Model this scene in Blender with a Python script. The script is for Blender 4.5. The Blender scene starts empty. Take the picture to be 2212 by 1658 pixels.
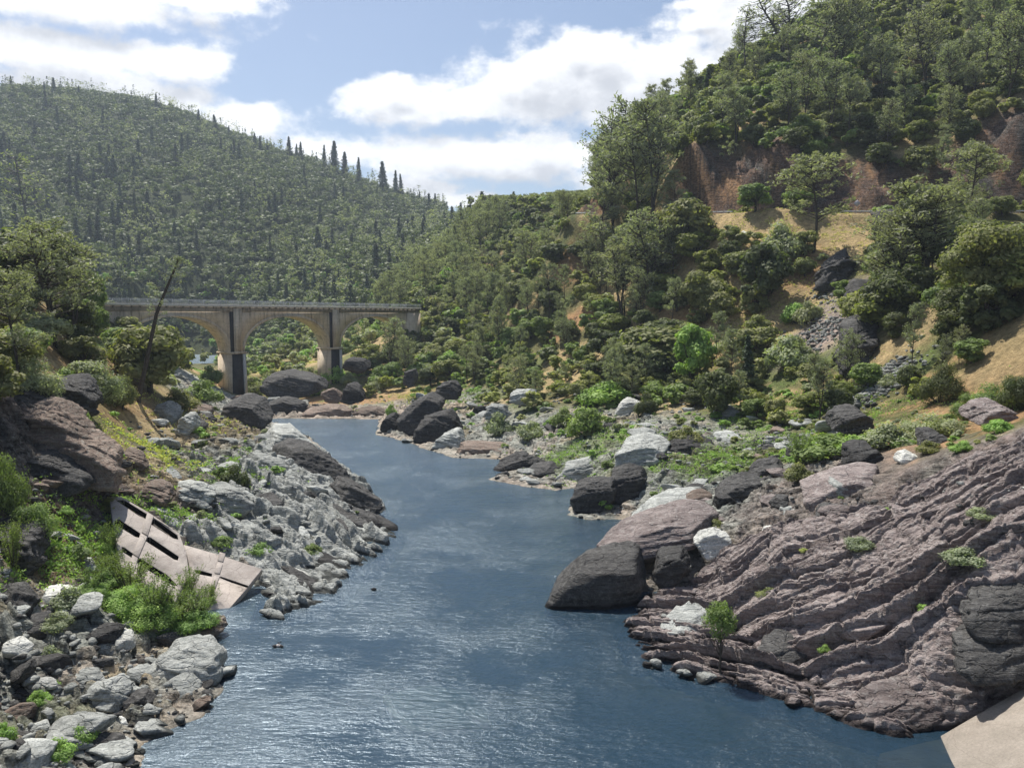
import bpy, math, random
import numpy as np
from mathutils import Vector, Matrix
from mathutils.geometry import tessellate_polygon

sc = bpy.context.scene
COL = sc.collection
R = math.radians
HAZE_D = 0.00013
# ------------------------------------------------------------------ camera
FPX, TH, CAMZ = 1702.0, R(4.84), 28.0
cam = bpy.data.cameras.new('camera'); cam.sensor_width = 36; cam.lens = 36 * FPX / 2211.0
cam.clip_start = 0.5; cam.clip_end = 20000
co = bpy.data.objects.new('camera', cam); COL.objects.link(co)
co.location = (0, 0, CAMZ); co.rotation_euler = (R(90) - TH, 0, 0)
sc.camera = co
sc.view_settings.view_transform = 'Standard'; sc.view_settings.look = 'None'
sc.view_settings.exposure = 0.45; sc.view_settings.gamma = 1.0
try:
    sc.cycles.max_bounces = 6; sc.cycles.diffuse_bounces = 2; sc.cycles.glossy_bounces = 2
    sc.cycles.transparent_max_bounces = 8; sc.cycles.volume_bounces = 0
    sc.cycles.use_adaptive_sampling = True; sc.cycles.adaptive_threshold = 0.02
    sc.cycles.use_denoising = True
except Exception: pass

# ------------------------------------------------------------------ sun and sky
SUN_EL, SUN_AZ = R(60), R(-32)          # azimuth measured from +Y towards +X
sd = Vector((math.sin(SUN_AZ) * math.cos(SUN_EL), math.cos(SUN_AZ) * math.cos(SUN_EL), math.sin(SUN_EL)))
sl = bpy.data.lights.new('sun', 'SUN'); sl.energy = 5.0; sl.angle = R(0.53); sl.color = (1.0, 0.955, 0.88)
so = bpy.data.objects.new('sun', sl); COL.objects.link(so)
so.rotation_euler = sd.to_track_quat('Z', 'Y').to_euler(); so.location = (0, 0, 500)

def ray(px, py):
    u = (px - 1105.5) / FPX; v = (py - 829) / FPX
    return (u, math.cos(TH) - v * math.sin(TH), -math.sin(TH) - v * math.cos(TH))
def at(px, py, Y=None, z=None):
    d = ray(px, py); t = Y / d[1] if Y is not None else (z - CAMZ) / d[2]
    return Vector((t * d[0], t * d[1], CAMZ + t * d[2]))

W = bpy.data.worlds.new('World'); sc.world = W; W.use_nodes = True
nt = W.node_tree; N = nt.nodes; L = nt.links; N.clear()
def nd(t, **k):
    n = N.new(t)
    for a, b in k.items(): setattr(n, a, b)
    return n
def setin(n, i, v):
    if hasattr(v, 'is_output') or isinstance(v, bpy.types.NodeSocket): n.id_data.links.new(v, n.inputs[i])
    else: n.inputs[i].default_value = v
def M(op, a, b=0.0, c=None, tree=None):
    n = (tree or nt).nodes.new('ShaderNodeMath'); n.operation = op
    setin(n, 0, a); setin(n, 1, b)
    if c is not None: setin(n, 2, c)
    return n.outputs[0]
def cloud_group():
    g = bpy.data.node_groups.new('cloud_density', 'ShaderNodeTree')
    g.interface.new_socket('P', in_out='INPUT', socket_type='NodeSocketVector')
    g.interface.new_socket('D', in_out='OUTPUT', socket_type='NodeSocketFloat')
    gi = g.nodes.new('NodeGroupInput'); go = g.nodes.new('NodeGroupOutput')
    P = gi.outputs[0]
    ells = [(150,8,380,46,1),(420,-5,190,34,1),(60,105,190,50,1),(230,205,300,46,1),(385,132,112,46,1.1),(525,258,150,42,1),(690,325,120,40,1),
            (900,415,170,38,1),(1225,175,200,92,1.15),(1300,130,90,60,1),(1240,100,42,42,.9),(960,228,235,50,1),(860,180,60,30,.8),(1480,190,330,100,1.1),(1110,345,330,56,1.1),(1420,370,260,52,1),(1790,40,320,140,1.1),
            (1500,8,110,18,.8),(1000,432,120,24,1),(-300,120,260,120,1),(2500,60,420,150,1),(-700,420,260,60,1),(2900,350,300,80,1)]
    acc = None
    for (px, py, rx, ry, w) in ells:
        d = Vector(ray(px, py)).normalized(); a = math.atan2(d.x, d.y); e = math.asin(d.z)
        s = g.nodes.new('ShaderNodeVectorMath'); s.operation = 'SUBTRACT'; g.links.new(P, s.inputs[0]); s.inputs[1].default_value = (a, e, 0)
        m = g.nodes.new('ShaderNodeVectorMath'); m.operation = 'MULTIPLY'; g.links.new(s.outputs[0], m.inputs[0]); m.inputs[1].default_value = (FPX / rx, FPX / ry, 0)
        l = g.nodes.new('ShaderNodeVectorMath'); l.operation = 'LENGTH'; g.links.new(m.outputs[0], l.inputs[0])
        v = M('SUBTRACT', w, l.outputs['Value'], tree=g)
        acc = v if acc is None else M('SMOOTH_MAX', acc, v, 0.25, tree=g)
    # anywhere outside the frame: scattered fair-weather cloud
    def noise(scale, detail, rough, sy=2.0, off=0.0):
        mp = g.nodes.new('ShaderNodeVectorMath'); mp.operation = 'MULTIPLY_ADD'; g.links.new(P, mp.inputs[0])
        mp.inputs[1].default_value = (scale, scale * sy, 1); mp.inputs[2].default_value = (off, off, off)
        n = g.nodes.new('ShaderNodeTexNoise'); n.inputs['Scale'].default_value = 1; n.inputs['Detail'].default_value = detail
        n.inputs['Roughness'].default_value = rough; g.links.new(mp.outputs[0], n.inputs['Vector']); return n.outputs['Fac']
    wide = M('MULTIPLY_ADD', noise(2.2, 3, .5, 1.6, 7.3), 5.0, -3.1, tree=g)
    sep = g.nodes.new('ShaderNodeSeparateXYZ'); g.links.new(P, sep.inputs[0])
    aa = M('ABSOLUTE', sep.outputs[0], tree=g)
    hi = M('MAXIMUM', M('SUBTRACT', aa, 0.62, tree=g), M('SUBTRACT', sep.outputs[1], 0.44, tree=g), tree=g)
    out_m = M('MULTIPLY', hi, 8.0, tree=g)
    out_m = M('MINIMUM', M('MAXIMUM', out_m, 0.0, tree=g), 1.0, tree=g)
    wide = M('ADD', wide, M('MULTIPLY_ADD', out_m, 2.0, -2.0, tree=g), tree=g)
    acc = M('MAXIMUM', acc, wide, tree=g)
    n1 = M('MULTIPLY_ADD', noise(9, 7, .56, 1.5), 2.5, -1.28, tree=g)
    n2 = M('MULTIPLY_ADD', noise(34, 5, .6, 1.4, 3.1), 0.8, -0.40, tree=g)
    s = M('ADD', acc, M('ADD', n1, n2, tree=g), tree=g)
    g.links.new(s, go.inputs[0]); return g
CG = cloud_group()
sky = nd('ShaderNodeTexSky', sky_type='NISHITA', sun_disc=False, sun_elevation=SUN_EL, sun_rotation=SUN_AZ, altitude=200, air_density=1.0, dust_density=1.6, ozone_density=2.2)
tc = nd('ShaderNodeTexCoord'); sep = nd('ShaderNodeSeparateXYZ'); L.new(tc.outputs['Generated'], sep.inputs[0])
az = M('ARCTAN2', sep.outputs[0], sep.outputs[1]); el = M('ARCSINE', sep.outputs[2])
cmb = nd('ShaderNodeCombineXYZ'); L.new(az, cmb.inputs[0]); L.new(el, cmb.inputs[1])
def dens(off):
    g = nd('ShaderNodeGroup', node_tree=CG); a = nd('ShaderNodeVectorMath', operation='ADD'); L.new(cmb.outputs[0], a.inputs[0]); a.inputs[1].default_value = off
    L.new(a.outputs[0], g.inputs[0]); return g.outputs[0]
d0 = dens((0, 0, 0)); d1 = dens((-0.006, 0.03, 0))
cov = nd('ShaderNodeMapRange', interpolation_type='SMOOTHSTEP'); L.new(d0, cov.inputs[0]); cov.inputs[1].default_value = -0.10; cov.inputs[2].default_value = 0.42
core = nd('ShaderNodeMapRange', interpolation_type='SMOOTHSTEP'); L.new(d1, core.inputs[0]); core.inputs[1].default_value = 0.05; core.inputs[2].default_value = 1.0
cc = nd('ShaderNodeMix', data_type='RGBA'); L.new(core.outputs[0], cc.inputs[0])
cc.inputs[6].default_value = (10.2, 10.25, 10.4, 1); cc.inputs[7].default_value = (5.9, 6.05, 6.45, 1)
mx = nd('ShaderNodeMix', data_type='RGBA'); L.new(M('MULTIPLY', cov.outputs[0], 0.96), mx.inputs[0]); L.new(sky.outputs[0], mx.inputs[6]); L.new(cc.outputs[2], mx.inputs[7])
bg = nd('ShaderNodeBackground'); bg.inputs[1].default_value = 0.088; L.new(mx.outputs[2], bg.inputs[0])
wo = nd('ShaderNodeOutputWorld'); L.new(bg.outputs[0], wo.inputs[0])

# ------------------------------------------------------------------ numpy noise
def hsh(ix, iy, iz=0, s=0):
    h = (ix.astype(np.int64) * 374761393 + iy.astype(np.int64) * 668265263 + np.asarray(iz, dtype=np.int64) * 2147483647 + s * 974634777) & 0xFFFFFFFF
    h = ((h ^ (h >> 13)) * 1274126177) & 0xFFFFFFFF
    h = ((h ^ (h >> 16)) * 2246822519) & 0xFFFFFFFF
    return ((h ^ (h >> 15)) & 0xFFFFFF) / float(0x1000000)
def vnoise(x, y, s=0):
    ix = np.floor(x); iy = np.floor(y); fx = x - ix; fy = y - iy
    fx = fx * fx * fx * (fx * (fx * 6 - 15) + 10); fy = fy * fy * fy * (fy * (fy * 6 - 15) + 10)
    ix = ix.astype(np.int64); iy = iy.astype(np.int64)
    a = hsh(ix, iy, 0, s); b = hsh(ix + 1, iy, 0, s); c = hsh(ix, iy + 1, 0, s); d = hsh(ix + 1, iy + 1, 0, s)
    return (a + (b - a) * fx + (c - a) * fy + (a - b - c + d) * fx * fy) * 2 - 1
def fbm(x, y, o=4, s=0, g=.5):
    t = 0; a = 1; n = 0
    for i in range(o):
        t = t + a * vnoise(x * 2**i + 17.3 * i, y * 2**i - 9.1 * i, s + i); n += a; a *= g
    return t / n
def noise3(p, s=0):
    f = np.floor(p); t = p - f; t = t * t * (3 - 2 * t); i = f.astype(np.int64)
    r = 0
    for dx in (0, 1):
        for dy in (0, 1):
            for dz in (0, 1):
                w = (t[:, 0] if dx else 1 - t[:, 0]) * (t[:, 1] if dy else 1 - t[:, 1]) * (t[:, 2] if dz else 1 - t[:, 2])
                r = r + w * hsh(i[:, 0] + dx, i[:, 1] + dy, i[:, 2] + dz, s)
    return r * 2 - 1
def fbm3(p, o=4, s=0, g=.5):
    t = 0; a = 1; n = 0
    for i in range(o): t = t + a * noise3(p * 2**i + 5.7 * i, s + i); n += a; a *= g
    return t / n
def cells(x, y, s=0):
    """blocky fractured relief: tilted cell tops with crevices"""
    ix = np.floor(x).astype(np.int64); iy = np.floor(y).astype(np.int64)
    f1 = np.full(x.shape, 9.); f2 = np.full(x.shape, 9.); h = np.zeros(x.shape)
    for dx in (-1, 0, 1):
        for dy in (-1, 0, 1):
            cx = ix + dx; cy = iy + dy
            px = cx + .5 + .8 * (hsh(cx, cy, 1, s) - .5); py = cy + .5 + .8 * (hsh(cx, cy, 2, s) - .5)
            d = np.hypot(x - px, y - py)
            hh = hsh(cx, cy, 3, s) + (x - px) * (hsh(cx, cy, 4, s) - .5) * 1.3 + (y - py) * (hsh(cx, cy, 5, s) - .5) * 1.3
            new = d < f1
            f2 = np.where(new, f1, np.minimum(f2, d)); h = np.where(new, hh, h); f1 = np.where(new, d, f1)
    return h, f2 - f1

# ------------------------------------------------------------------ terrain from surveyed points: (px, py, distance)
CP = """1500 1420 66;1700 1450 60;1700 1300 66;1700 1150 76;1700 1050 90;1400 1150 92;1500 1250 79;1900 1450 56;1900 1300 61;1900 1150 69;1900 1050 79
2100 1400 52.5;2100 1250 57;2100 1100 63;2100 1000 71;2211 1300 53;2211 1100 59;2211 950 69;2400 1100 56;2500 900 62;2500 1300 48;2120 1500 49;2211 1500 47.5
1900 960 96;2100 930 91;2211 900 86;1700 980 116;1500 1000 119;1400 1040 116;1300 960 141;1300 1000 131;1150 960 159;1000 930 187
1500 900 151;1700 900 141;1900 880 126;2100 850 111;2211 830 106;1200 880 186;1000 880 216;1000 830 251;1200 820 216;1400 820 191;1600 820 176;1800 800 151;2000 780 131;2150 750 119
1900 650 166;2100 620 141;2211 600 131;2500 600 110;1700 680 191;1500 700 206;1300 720 236;1100 730 281;950 760 311;1600 560 216;1800 540 206;2000 520 191;2211 500 181;2500 500 150
1250 460 300;1400 466 268;1550 467 241;1800 467 225;2000 467 215;2211 467 208;2500 467 195;1250 459 312;1400 464 280;1550 465 252;1800 465 235;2000 465 225;2211 465 218;2500 465 205
1500 340 263;1440 380 280;1700 320 247;1900 355 240;2100 330 233;2211 270 228;2500 200 220;1600 200 331;1800 200 291;2000 200 281;2211 150 271;2500 50 260
1430 255 371;1570 150 391;1700 90 381;1850 10 381;2000 -60 381;2211 -150 381;2500 -250 381;1570 200 521;1850 80 600;2211 -50 600;2600 -150 600
1300 400 331;1250 425 421;1100 440 481;1040 452 521;1000 560 421;1100 600 361;1200 560 331;900 640 381;1300 560 291;1400 520 262;1450 500 254;850 700 361;800 740 381;1100 460 701;1300 432 701;1250 440 500;1200 450 560;1310 425 480;1370 395 480;1250 448 850;1350 436 850;1150 455 620;1420 400 700;1420 430 1100;1300 450 1200;1040 470 760;1500 300 800;2200 100 1000
0 208 1150;200 210 1200;350 240 1180;450 290 1160;600 342 1140;700 372 1120;850 430 1120;1010 463 1150;0 400 830;300 400 860;600 450 850;850 520 900;-400 250 1100;-400 450 800;-400 600 520;-900 200 1000;-900 500 520;0 260 1800;400 300 1800;800 480 1700;0 520 680;300 530 720;600 560 720;1010 480 1500;1400 450 1600;2200 200 1800;-900 250 1500
0 620 561;300 640 601;600 640 621;800 640 561;440 740 601;440 700 641;600 720 521;640 740 451;560 790 401;700 780 331;600 830 291;650 888 241;700 870 255;560 855 271;100 700 561;250 780 420;350 800 350;430 805 330
1000 540 600;950 600 520
0 1600 47;0 1500 52;200 1450 56.5;350 1400 63;100 1300 64;0 1250 64;250 1250 70.5;0 1100 72;150 1130 76.5;350 1080 90.5;400 1150 84.5;500 1150 88.5;600 1100 98;700 1120 96;450 1000 116;600 1000 119;300 950 126;500 920 151;650 960 151;250 1060 89
200 1050 86;100 950 86;0 850 86;50 800 106;200 860 116;300 870 141;450 880 191;400 840 201;300 800 191;220 740 201;100 740 131;0 700 121;150 680 161;0 600 141;-200 600 141;-200 900 71;-200 1300 51;-200 1600 38;-300 500 151;200 660 216;100 630 231;0 560 221;-100 550 301;100 640 330;-400 1100 50;-500 700 100
-200 1900 20;2500 1700 20"""
pts = []
for row in CP.replace('\n', ';').split(';'):
    a, b, c = [float(v) for v in row.split()]; pts.append(tuple(at(a, b, Y=c)))
for p in [(-30,-40,2),(-70,-60,22),(-120,-60,40),(32,-40,4),(70,-60,25),(130,-60,45),(-40,10,6),(-75,10,22),(40,10,8),(80,10,28),(-150,60,50),(140,60,55),(250,120,110),(-300,60,110),(-400,300,110),(500,200,220),(300,-60,120),(-300,-60,110),
          (900,900,330),(1500,500,340),(-1500,500,360),(-1500,1500,400),(1500,1500,300),(0,2200,180),(0,1500,160),(-1500,2200,300),(1500,2200,300)]:
    pts.append(p)
SHL = [(285,1658),(310,1610),(380,1575),(450,1545),(470,1500),(468,1440),(440,1400),(480,1345),(540,1342),(600,1330),(680,1295),(700,1250),(730,1210),(790,1180),(838,1160),(834,1105),(800,1070),(755,1020),(700,975),(660,938),(600,916),(560,903)]
SHR = [(820,905),(815,938),(850,946),(920,970),(980,988),(1107,992),(1140,1003),(1050,1035),(1110,1046),(1200,1058),(1262,1050),(1225,1112),(1270,1122),(1370,1120),(1340,1160),(1300,1190),(1262,1230),(1380,1290),(1357,1350),(1400,1395),(1405,1440),(1480,1470),(1545,1465),(1620,1495),(1700,1525),(1850,1572),(1960,1592),(2034,1590),(2061,1658)]
poly1 = [(-28, 30), (-30, 0), (-32, -90)][::-1] + [tuple(at(a, b, z=0))[:2] for a, b in SHL + SHR] + [(27, 30), (29, 0), (31, -90)]
poly2 = [tuple(at(a, b, z=0))[:2] for a, b in [(330,787),(400,787),(470,785),(484,776),(474,767),(400,764),(330,765)]]
POLYS = [np.array(poly1), np.array(poly2)]
for a, b in SHL + SHR: pts.append(tuple(at(a, b, z=0)))
for p in poly2: pts.append((p[0], p[1], 0.))
pts = np.array(pts)
def warp(x, y):
    r = np.hypot(x, y + 120.); return np.stack([np.arctan2(x, y + 120.) * 1.6, np.log(r)], -1)
_w = warp(pts[:, 0], pts[:, 1])
_c = 0.02
_A = np.sqrt(((_w[:, None] - _w[None]) ** 2).sum(-1) + _c * _c)
_n = len(pts); _K = np.zeros((_n + 3, _n + 3)); _K[:_n, :_n] = _A + np.eye(_n) * -0.0015
_K[:_n, _n] = 1; _K[:_n, _n + 1:] = _w; _K[_n:, :_n] = _K[:_n, _n:].T
_sol = np.linalg.solve(_K, np.concatenate([pts[:, 2], np.zeros(3)]))
def rbf(x, y):
    sh = x.shape; w = warp(x.ravel(), y.ravel()); out = np.empty(len(w))
    for i in range(0, len(w), 40000):
        q = w[i:i + 40000]
        d = ((q * q).sum(1)[:, None] + (_w * _w).sum(1)[None] - 2 * q @ _w.T); np.maximum(d, 0, out=d); d += _c * _c; np.sqrt(d, out=d)
        out[i:i + 40000] = d @ _sol[:_n] + _sol[_n] + q @ _sol[_n + 1:]
    return out.reshape(sh)
def sdist(x, y, P):
    """signed distance to polygon, negative inside"""
    d2 = np.full(x.shape, 1e18); ins = np.zeros(x.shape, bool); n = len(P)
    for i in range(n):
        ax, ay = P[i]; bx, by = P[(i + 1) % n]; ex, ey = bx - ax, by - ay
        t = np.clip(((x - ax) * ex + (y - ay) * ey) / (ex * ex + ey * ey + 1e-9), 0, 1)
        d2 = np.minimum(d2, (x - ax - t * ex) ** 2 + (y - ay - t * ey) ** 2)
        if ey != 0:
            c = ((ay > y) != (by > y)) & (x < ex * (y - ay) / ey + ax); ins ^= c
    d = np.sqrt(d2); return np.where(ins, -d, d)
def sm(a, b, x): t = np.clip((x - a) / (b - a), 0, 1); return t * t * (3 - 2 * t)
def blob(x, y, px, py, r, Y=None):
    p = at(px, py, Y=Y); return sm(1, .3, np.hypot(x - p.x, y - p.y) / r)
def rockmask(x, y, d, z):
    m = sm(38, 22, d) * sm(14, 9, z) * sm(330, 260, y)
    for (px, py, Y, r) in [(1800,1250,64,14),(2000,1150,64,15),(2150,1150,60,14),(2211,1000,66,14),(2050,1050,71,12),(60,950,84,16),(150,1020,86,10),(0,1000,80,14)]:
        m = np.maximum(m, blob(x, y, px, py, r, Y))
    return m
ROADP = np.array([tuple(at(a, 465.5, Y=b)) for a, b in [(1262,303),(1400,273),(1550,246),(1800,229),(2000,219),(2211,212),(2500,199),(2800,190)]])
def plane3(pts_):
    a, b_, c = [np.array(at(x, y, Y=Y)) for x, y, Y in pts_]; n = np.cross(b_ - a, c - a); n /= np.linalg.norm(n); return a, (n if n[2] > 0 else -n)
def onp(pl, x, y):
    o_ = np.array([0, 0, CAMZ]); d = np.array(ray(x, y)); return o_ + d * (((pl[0] - o_) @ pl[1]) / (d @ pl[1]))
PA = plane3([(240,1076,86),(385,1161,82),(368,1293,73.5)]); PB = plane3([(395,1176,82.5),(564,1228,80),(479,1330,73)])
PC = plane3([(526,1276,78.5),(556,1283,78.5),(537,1340,73)]); PF = plane3([(2034,1585,50.5),(2201,1492,51),(2061,1658,47)])
SEATS = [(PA, [(228,1068),(330,1095),(395,1150),(410,1240),(400,1310),(330,1330),(240,1290),(225,1180)], 1.2), (PB, [(386,1170),(480,1190),(574,1226),(545,1270),(480,1345),(385,1330),(375,1250)], 1.0),
         (PC, [(500,1280),(560,1280),(556,1320),(540,1356),(480,1352)], .8), (PF, [(2015,1590),(2125,1522),(2201,1478),(2330,1440),(2400,1800),(2085,1760),(2050,1658)], 1.4)]
SEATS = [(pl, np.array([onp(pl, x, y)[:2] for x, y in ol]), th) for pl, ol, th in SEATS]
def roadz(x, y):
    bd = np.full(x.shape, 1e9); bz = np.zeros(x.shape)
    for i in range(len(ROADP) - 1):
        a, b = ROADP[i], ROADP[i + 1]; e = b - a; t = np.clip(((x - a[0]) * e[0] + (y - a[1]) * e[1]) / (e[0] ** 2 + e[1] ** 2), 0, 1)
        d = np.hypot(x - a[0] - t * e[0], y - a[1] - t * e[1]); k = d < bd; bd = np.where(k, d, bd); bz = np.where(k, a[2] + t * e[2], bz)
    return bd, bz
OUTR = np.array([tuple(at(a, b, Y=c))[:2] for a, b, c in [(1400,1440,64),(1365,1345,71),(1440,1270,76),(1560,1200,80),(1700,1130,78),(1780,1150,76),(1900,1120,73),(2000,1010,74),(2211,945,69),(2400,900,66),(2500,1300,48),(2300,1450,46),(2090,1500,49.5),(2030,1565,50),(1850,1580,53),(1700,1535,56.4),(1620,1505,58),(1545,1475,60),(1480,1480,61)]])
OUTL = np.array([tuple(at(a, b, Y=c))[:2] for a, b, c in [(575,1345,72.8),(600,1336,73.6),(690,1292,76.5),(738,1212,85.5),(795,1185,90.5),(845,1160,100),(842,1105,109),(805,1068,118),(760,1018,136),(690,968,156),(640,950,166),(590,975,150),(540,1020,118),(500,1060,100),(440,1100,90),(415,1150,86),(480,1180,87.5),(575,1215,84),(572,1280,79)]])
def ledges(u, v, s, w1, a1, w2, a2, jw):
    # beds strike along u; each bed lies flat and breaks off towards -v in a steep riser
    wp = fbm(u * .045, v * .07, 3, s) * 2.0 + fbm(u * .22, v * .3, 3, s + 3) * .30 + np.round(fbm(u * .10, v * .12, 2, s + 4) * 5) * .22
    out = 0
    for k, (w, a) in enumerate(((w1, a1), (w2, a2), (w2 * .42, a2 * .4))):
        q = (v + wp) / w + vnoise(u / (w * 5), v * .1, s + k) * jw; fl = np.floor(q); fr = q - fl; rw = max(.07, .12 / w)
        n_ = vnoise(u / (w * 4.5) + fl * 13.7, fl * 7.31 + .5, s + 5 + k); am = a * np.clip(.6 + 1.5 * n_, .04, 1.7)
        # joints across the bed make it break into blocks
        uj = u / (w * 2.2) + hsh(fl.astype(np.int64), fl.astype(np.int64) * 0, 3, s + k) * 7 + fbm(v * .5, u * .1, 2, s + 6) * .25; fj = uj - np.floor(uj)
        jb = (hsh(np.floor(uj).astype(np.int64), fl.astype(np.int64), 4, s + k) - .5) * a * .55 * sm(0, .05, fj) * sm(1, .95, fj)
        cr_ = np.exp(-(np.minimum(fj, 1 - fj) * w * 2.2 / .09) ** 2) * a * .5
        out = out + am * (sm(0, rw, fr) * (1 - sm(rw * .6, 1.0, fr) * .95) - .45) + jb * 1.3 - cr_
    return out
def height(x, y, raw=False):
    d1 = sdist(x, y, POLYS[0]); d2 = sdist(x, y, POLYS[1]); d = np.minimum(d1, d2)
    d = d + sm(12, 0, np.abs(d)) * (fbm(x * .35, y * .35, 3, 5) * .9) * sm(400, 250, y)
    zl = np.maximum(rbf(x, y), 0.5)
    rm = rockmask(x, y, d, zl)
    # banks: fractured, bedded rock
    left = sm(2, -2, x + (y - 60) * .16 + 2)
    b1, e1 = cells((x * .78 - y * .62) / 3.6 + fbm(x * .2, y * .2, 3, 8) * .6, (x * .62 + y * .78) / 1.7, 11); b2, e2 = cells((x * .78 - y * .62) / 1.3, (x * .62 + y * .78) / .7 + fbm(x * .4, y * .4, 3, 9), 19)
    ll = (b1 * .7 + .1) * sm(0, .22, e1) * 1.25 - .6 + (b2 - .3) * .35 * sm(0, .45, e2)
    lp = ll * .7; det = left * ll + (1 - left) * lp
    if raw: det = det * 0
    h3, e3 = cells(x / .9 + 3, y / .8, 31)
    det = det + ((h3 - .5) * .15 * sm(0, .4, e3) if not raw else 0) + fbm(x * .5, y * .5, 4, 41) * .5
    slab = np.maximum.reduce([blob(x, y, *q) for q in [(1800,1250,14,64),(2000,1150,15,64),(2150,1150,14,60),(1700,1400,9,61)]])
    soft = fbm(x * .02, y * .02, 5, 51) * sm(15, 90, zl + y * .1) * np.clip(y * .012, .6, 9) + fbm(x * .12, y * .12, 4, 61) * .5
    # cut face above the road: gullied
    z = zl + rm * det * sm(0, 3.5, d) * .9 + (1 - rm) * soft * sm(2, 25, d)
    z = zl * 0 + np.where(d > 0, z * (1 - np.exp(-np.maximum(d, 0) / 1.3)) + rm * det * .35 * sm(0, 1.2, d) + .05, 0)
    bedz = -np.minimum(.16 * -np.minimum(d, 0) + .012 * np.minimum(d, 0) ** 2, 5) - .05 + fbm(x * .5, y * .5, 3, 71) * .25 * sm(0, -2, d)
    z = np.where(d > 0, np.maximum(z, 0.06), np.minimum(bedz, -.04))
    for pl, pg, th in SEATS:
        q = sdist(x, y, pg); zp = pl[0][2] - ((x - pl[0][0]) * pl[1][0] + (y - pl[0][1]) * pl[1][1]) / pl[1][2]
        z = np.minimum(z, zp - th + np.maximum(q, 0) * 1.3)
    bd, bz = roadz(x, y); k = sm(9, 5, bd); z = z * (1 - k) + bz * k
    return z, d, rm
def axis(lo, hi, core0, core1, h0, g):
    a = [core0]; 
    while a[-1] < core1: a.append(a[-1] + h0)
    h = h0
    while a[-1] < hi: h = h0 + g * (a[-1] - core1); a.append(a[-1] + h)
    b = [core0]
    while b[-1] > lo: h = h0 + g * (core0 - b[-1]) ; b.append(b[-1] - h)
    return np.array(b[:0:-1] + a)
GX = axis(-2200, 2200, -58, 52, .21, .026); GY = axis(-70, 2600, 44, 118, .21, .0085)
# coarser behind the camera
XX, YY = np.meshgrid(GX, GY)
ZZ, DD, RM = height(XX, YY)
# hand made features on the road bench keep it level
def hz(x, y):
    x = np.asarray(x, float); y = np.asarray(y, float)
    i = np.clip(np.searchsorted(GX, x) - 1, 0, len(GX) - 2); j = np.clip(np.searchsorted(GY, y) - 1, 0, len(GY) - 2)
    fx = (x - GX[i]) / (GX[i + 1] - GX[i]); fy = (y - GY[j]) / (GY[j + 1] - GY[j])
    return (ZZ[j, i] * (1 - fx) + ZZ[j, i + 1] * fx) * (1 - fy) + (ZZ[j + 1, i] * (1 - fx) + ZZ[j + 1, i + 1] * fx) * fy
_T = 38 * 1.0035 ** np.arange(1100)
def ground(px, py, Y0=38):
    d = ray(px, py); T = _T[_T >= Y0]; t = T / d[1]; x = t * d[0]; z = CAMZ + t * d[2]; g = hz(x, T)
    k = np.nonzero(z <= g)[0]
    if len(k) == 0: return at(px, py, Y=600)
    k = k[0]; return Vector((x[k], T[k], g[k]))
def proj(x, y, z):
    """approximate picture position of a point of the ground, used only to look up what grows there"""
    zz = z - CAMZ; f = y * math.cos(TH) - zz * math.sin(TH); up = y * math.sin(TH) + zz * math.cos(TH)
    return 1105.5 + FPX * x / f, 829 - FPX * up / f

# ------------------------------------------------------------------ materials
def mat(name):
    m = bpy.data.materials.new(name); m.use_nodes = True; n = m.node_tree.nodes; n.clear()
    o = n.new('ShaderNodeOutputMaterial'); b = n.new('ShaderNodeBsdfPrincipled'); m.node_tree.links.new(b.outputs[0], o.inputs[0])
    b.inputs['Roughness'].default_value = .9; b.inputs['Specular IOR Level'].default_value = .25
    return m, m.node_tree, b, o
def tn(t, vec, scale, detail=4, rough=.55, out='Fac'):
    n = t.nodes.new('ShaderNodeTexNoise'); n.inputs['Scale'].default_value = scale; n.inputs['Detail'].default_value = detail; n.inputs['Roughness'].default_value = rough
    t.links.new(vec, n.inputs['Vector']); return n.outputs[out]
def ramp(t, fac, stops):
    r = t.nodes.new('ShaderNodeValToRGB'); e = r.color_ramp.elements
    while len(e) < len(stops): e.new(.5)
    for i, (p, c) in enumerate(stops): e[i].position = p; e[i].color = (c[0], c[1], c[2], 1) if not isinstance(c, (int, float)) else (c, c, c, 1)
    t.links.new(fac, r.inputs[0]); return r.outputs[0]
def mix(t, f, a, b, mode='MIX'):
    n = t.nodes.new('ShaderNodeMix'); n.data_type = 'RGBA'; n.blend_type = mode
    for i, v in ((0, f), (6, a), (7, b)):
        if isinstance(v, bpy.types.NodeSocket): t.links.new(v, n.inputs[i])
        else: n.inputs[i].default_value = v if i == 0 else (v[0], v[1], v[2], 1)
    return n.outputs[2]
def bump(t, b, h, strength, dist, prev=None):
    n = t.nodes.new('ShaderNodeBump'); n.inputs['Strength'].default_value = strength; n.inputs['Distance'].default_value = dist
    t.links.new(h, n.inputs['Height'])
    if prev is not None: t.links.new(prev, n.inputs['Normal'])
    t.links.new(n.outputs[0], b.inputs['Normal']); return n.outputs[0]
def geo(t, out='Position'): return t.nodes.new('ShaderNodeNewGeometry').outputs[out]
def objrand(t): return t.nodes.new('ShaderNodeObjectInfo').outputs['Random']
def attr(t, name, out='Color'):
    n = t.nodes.new('ShaderNodeAttribute'); n.attribute_name = name; return n.outputs[out]

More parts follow.
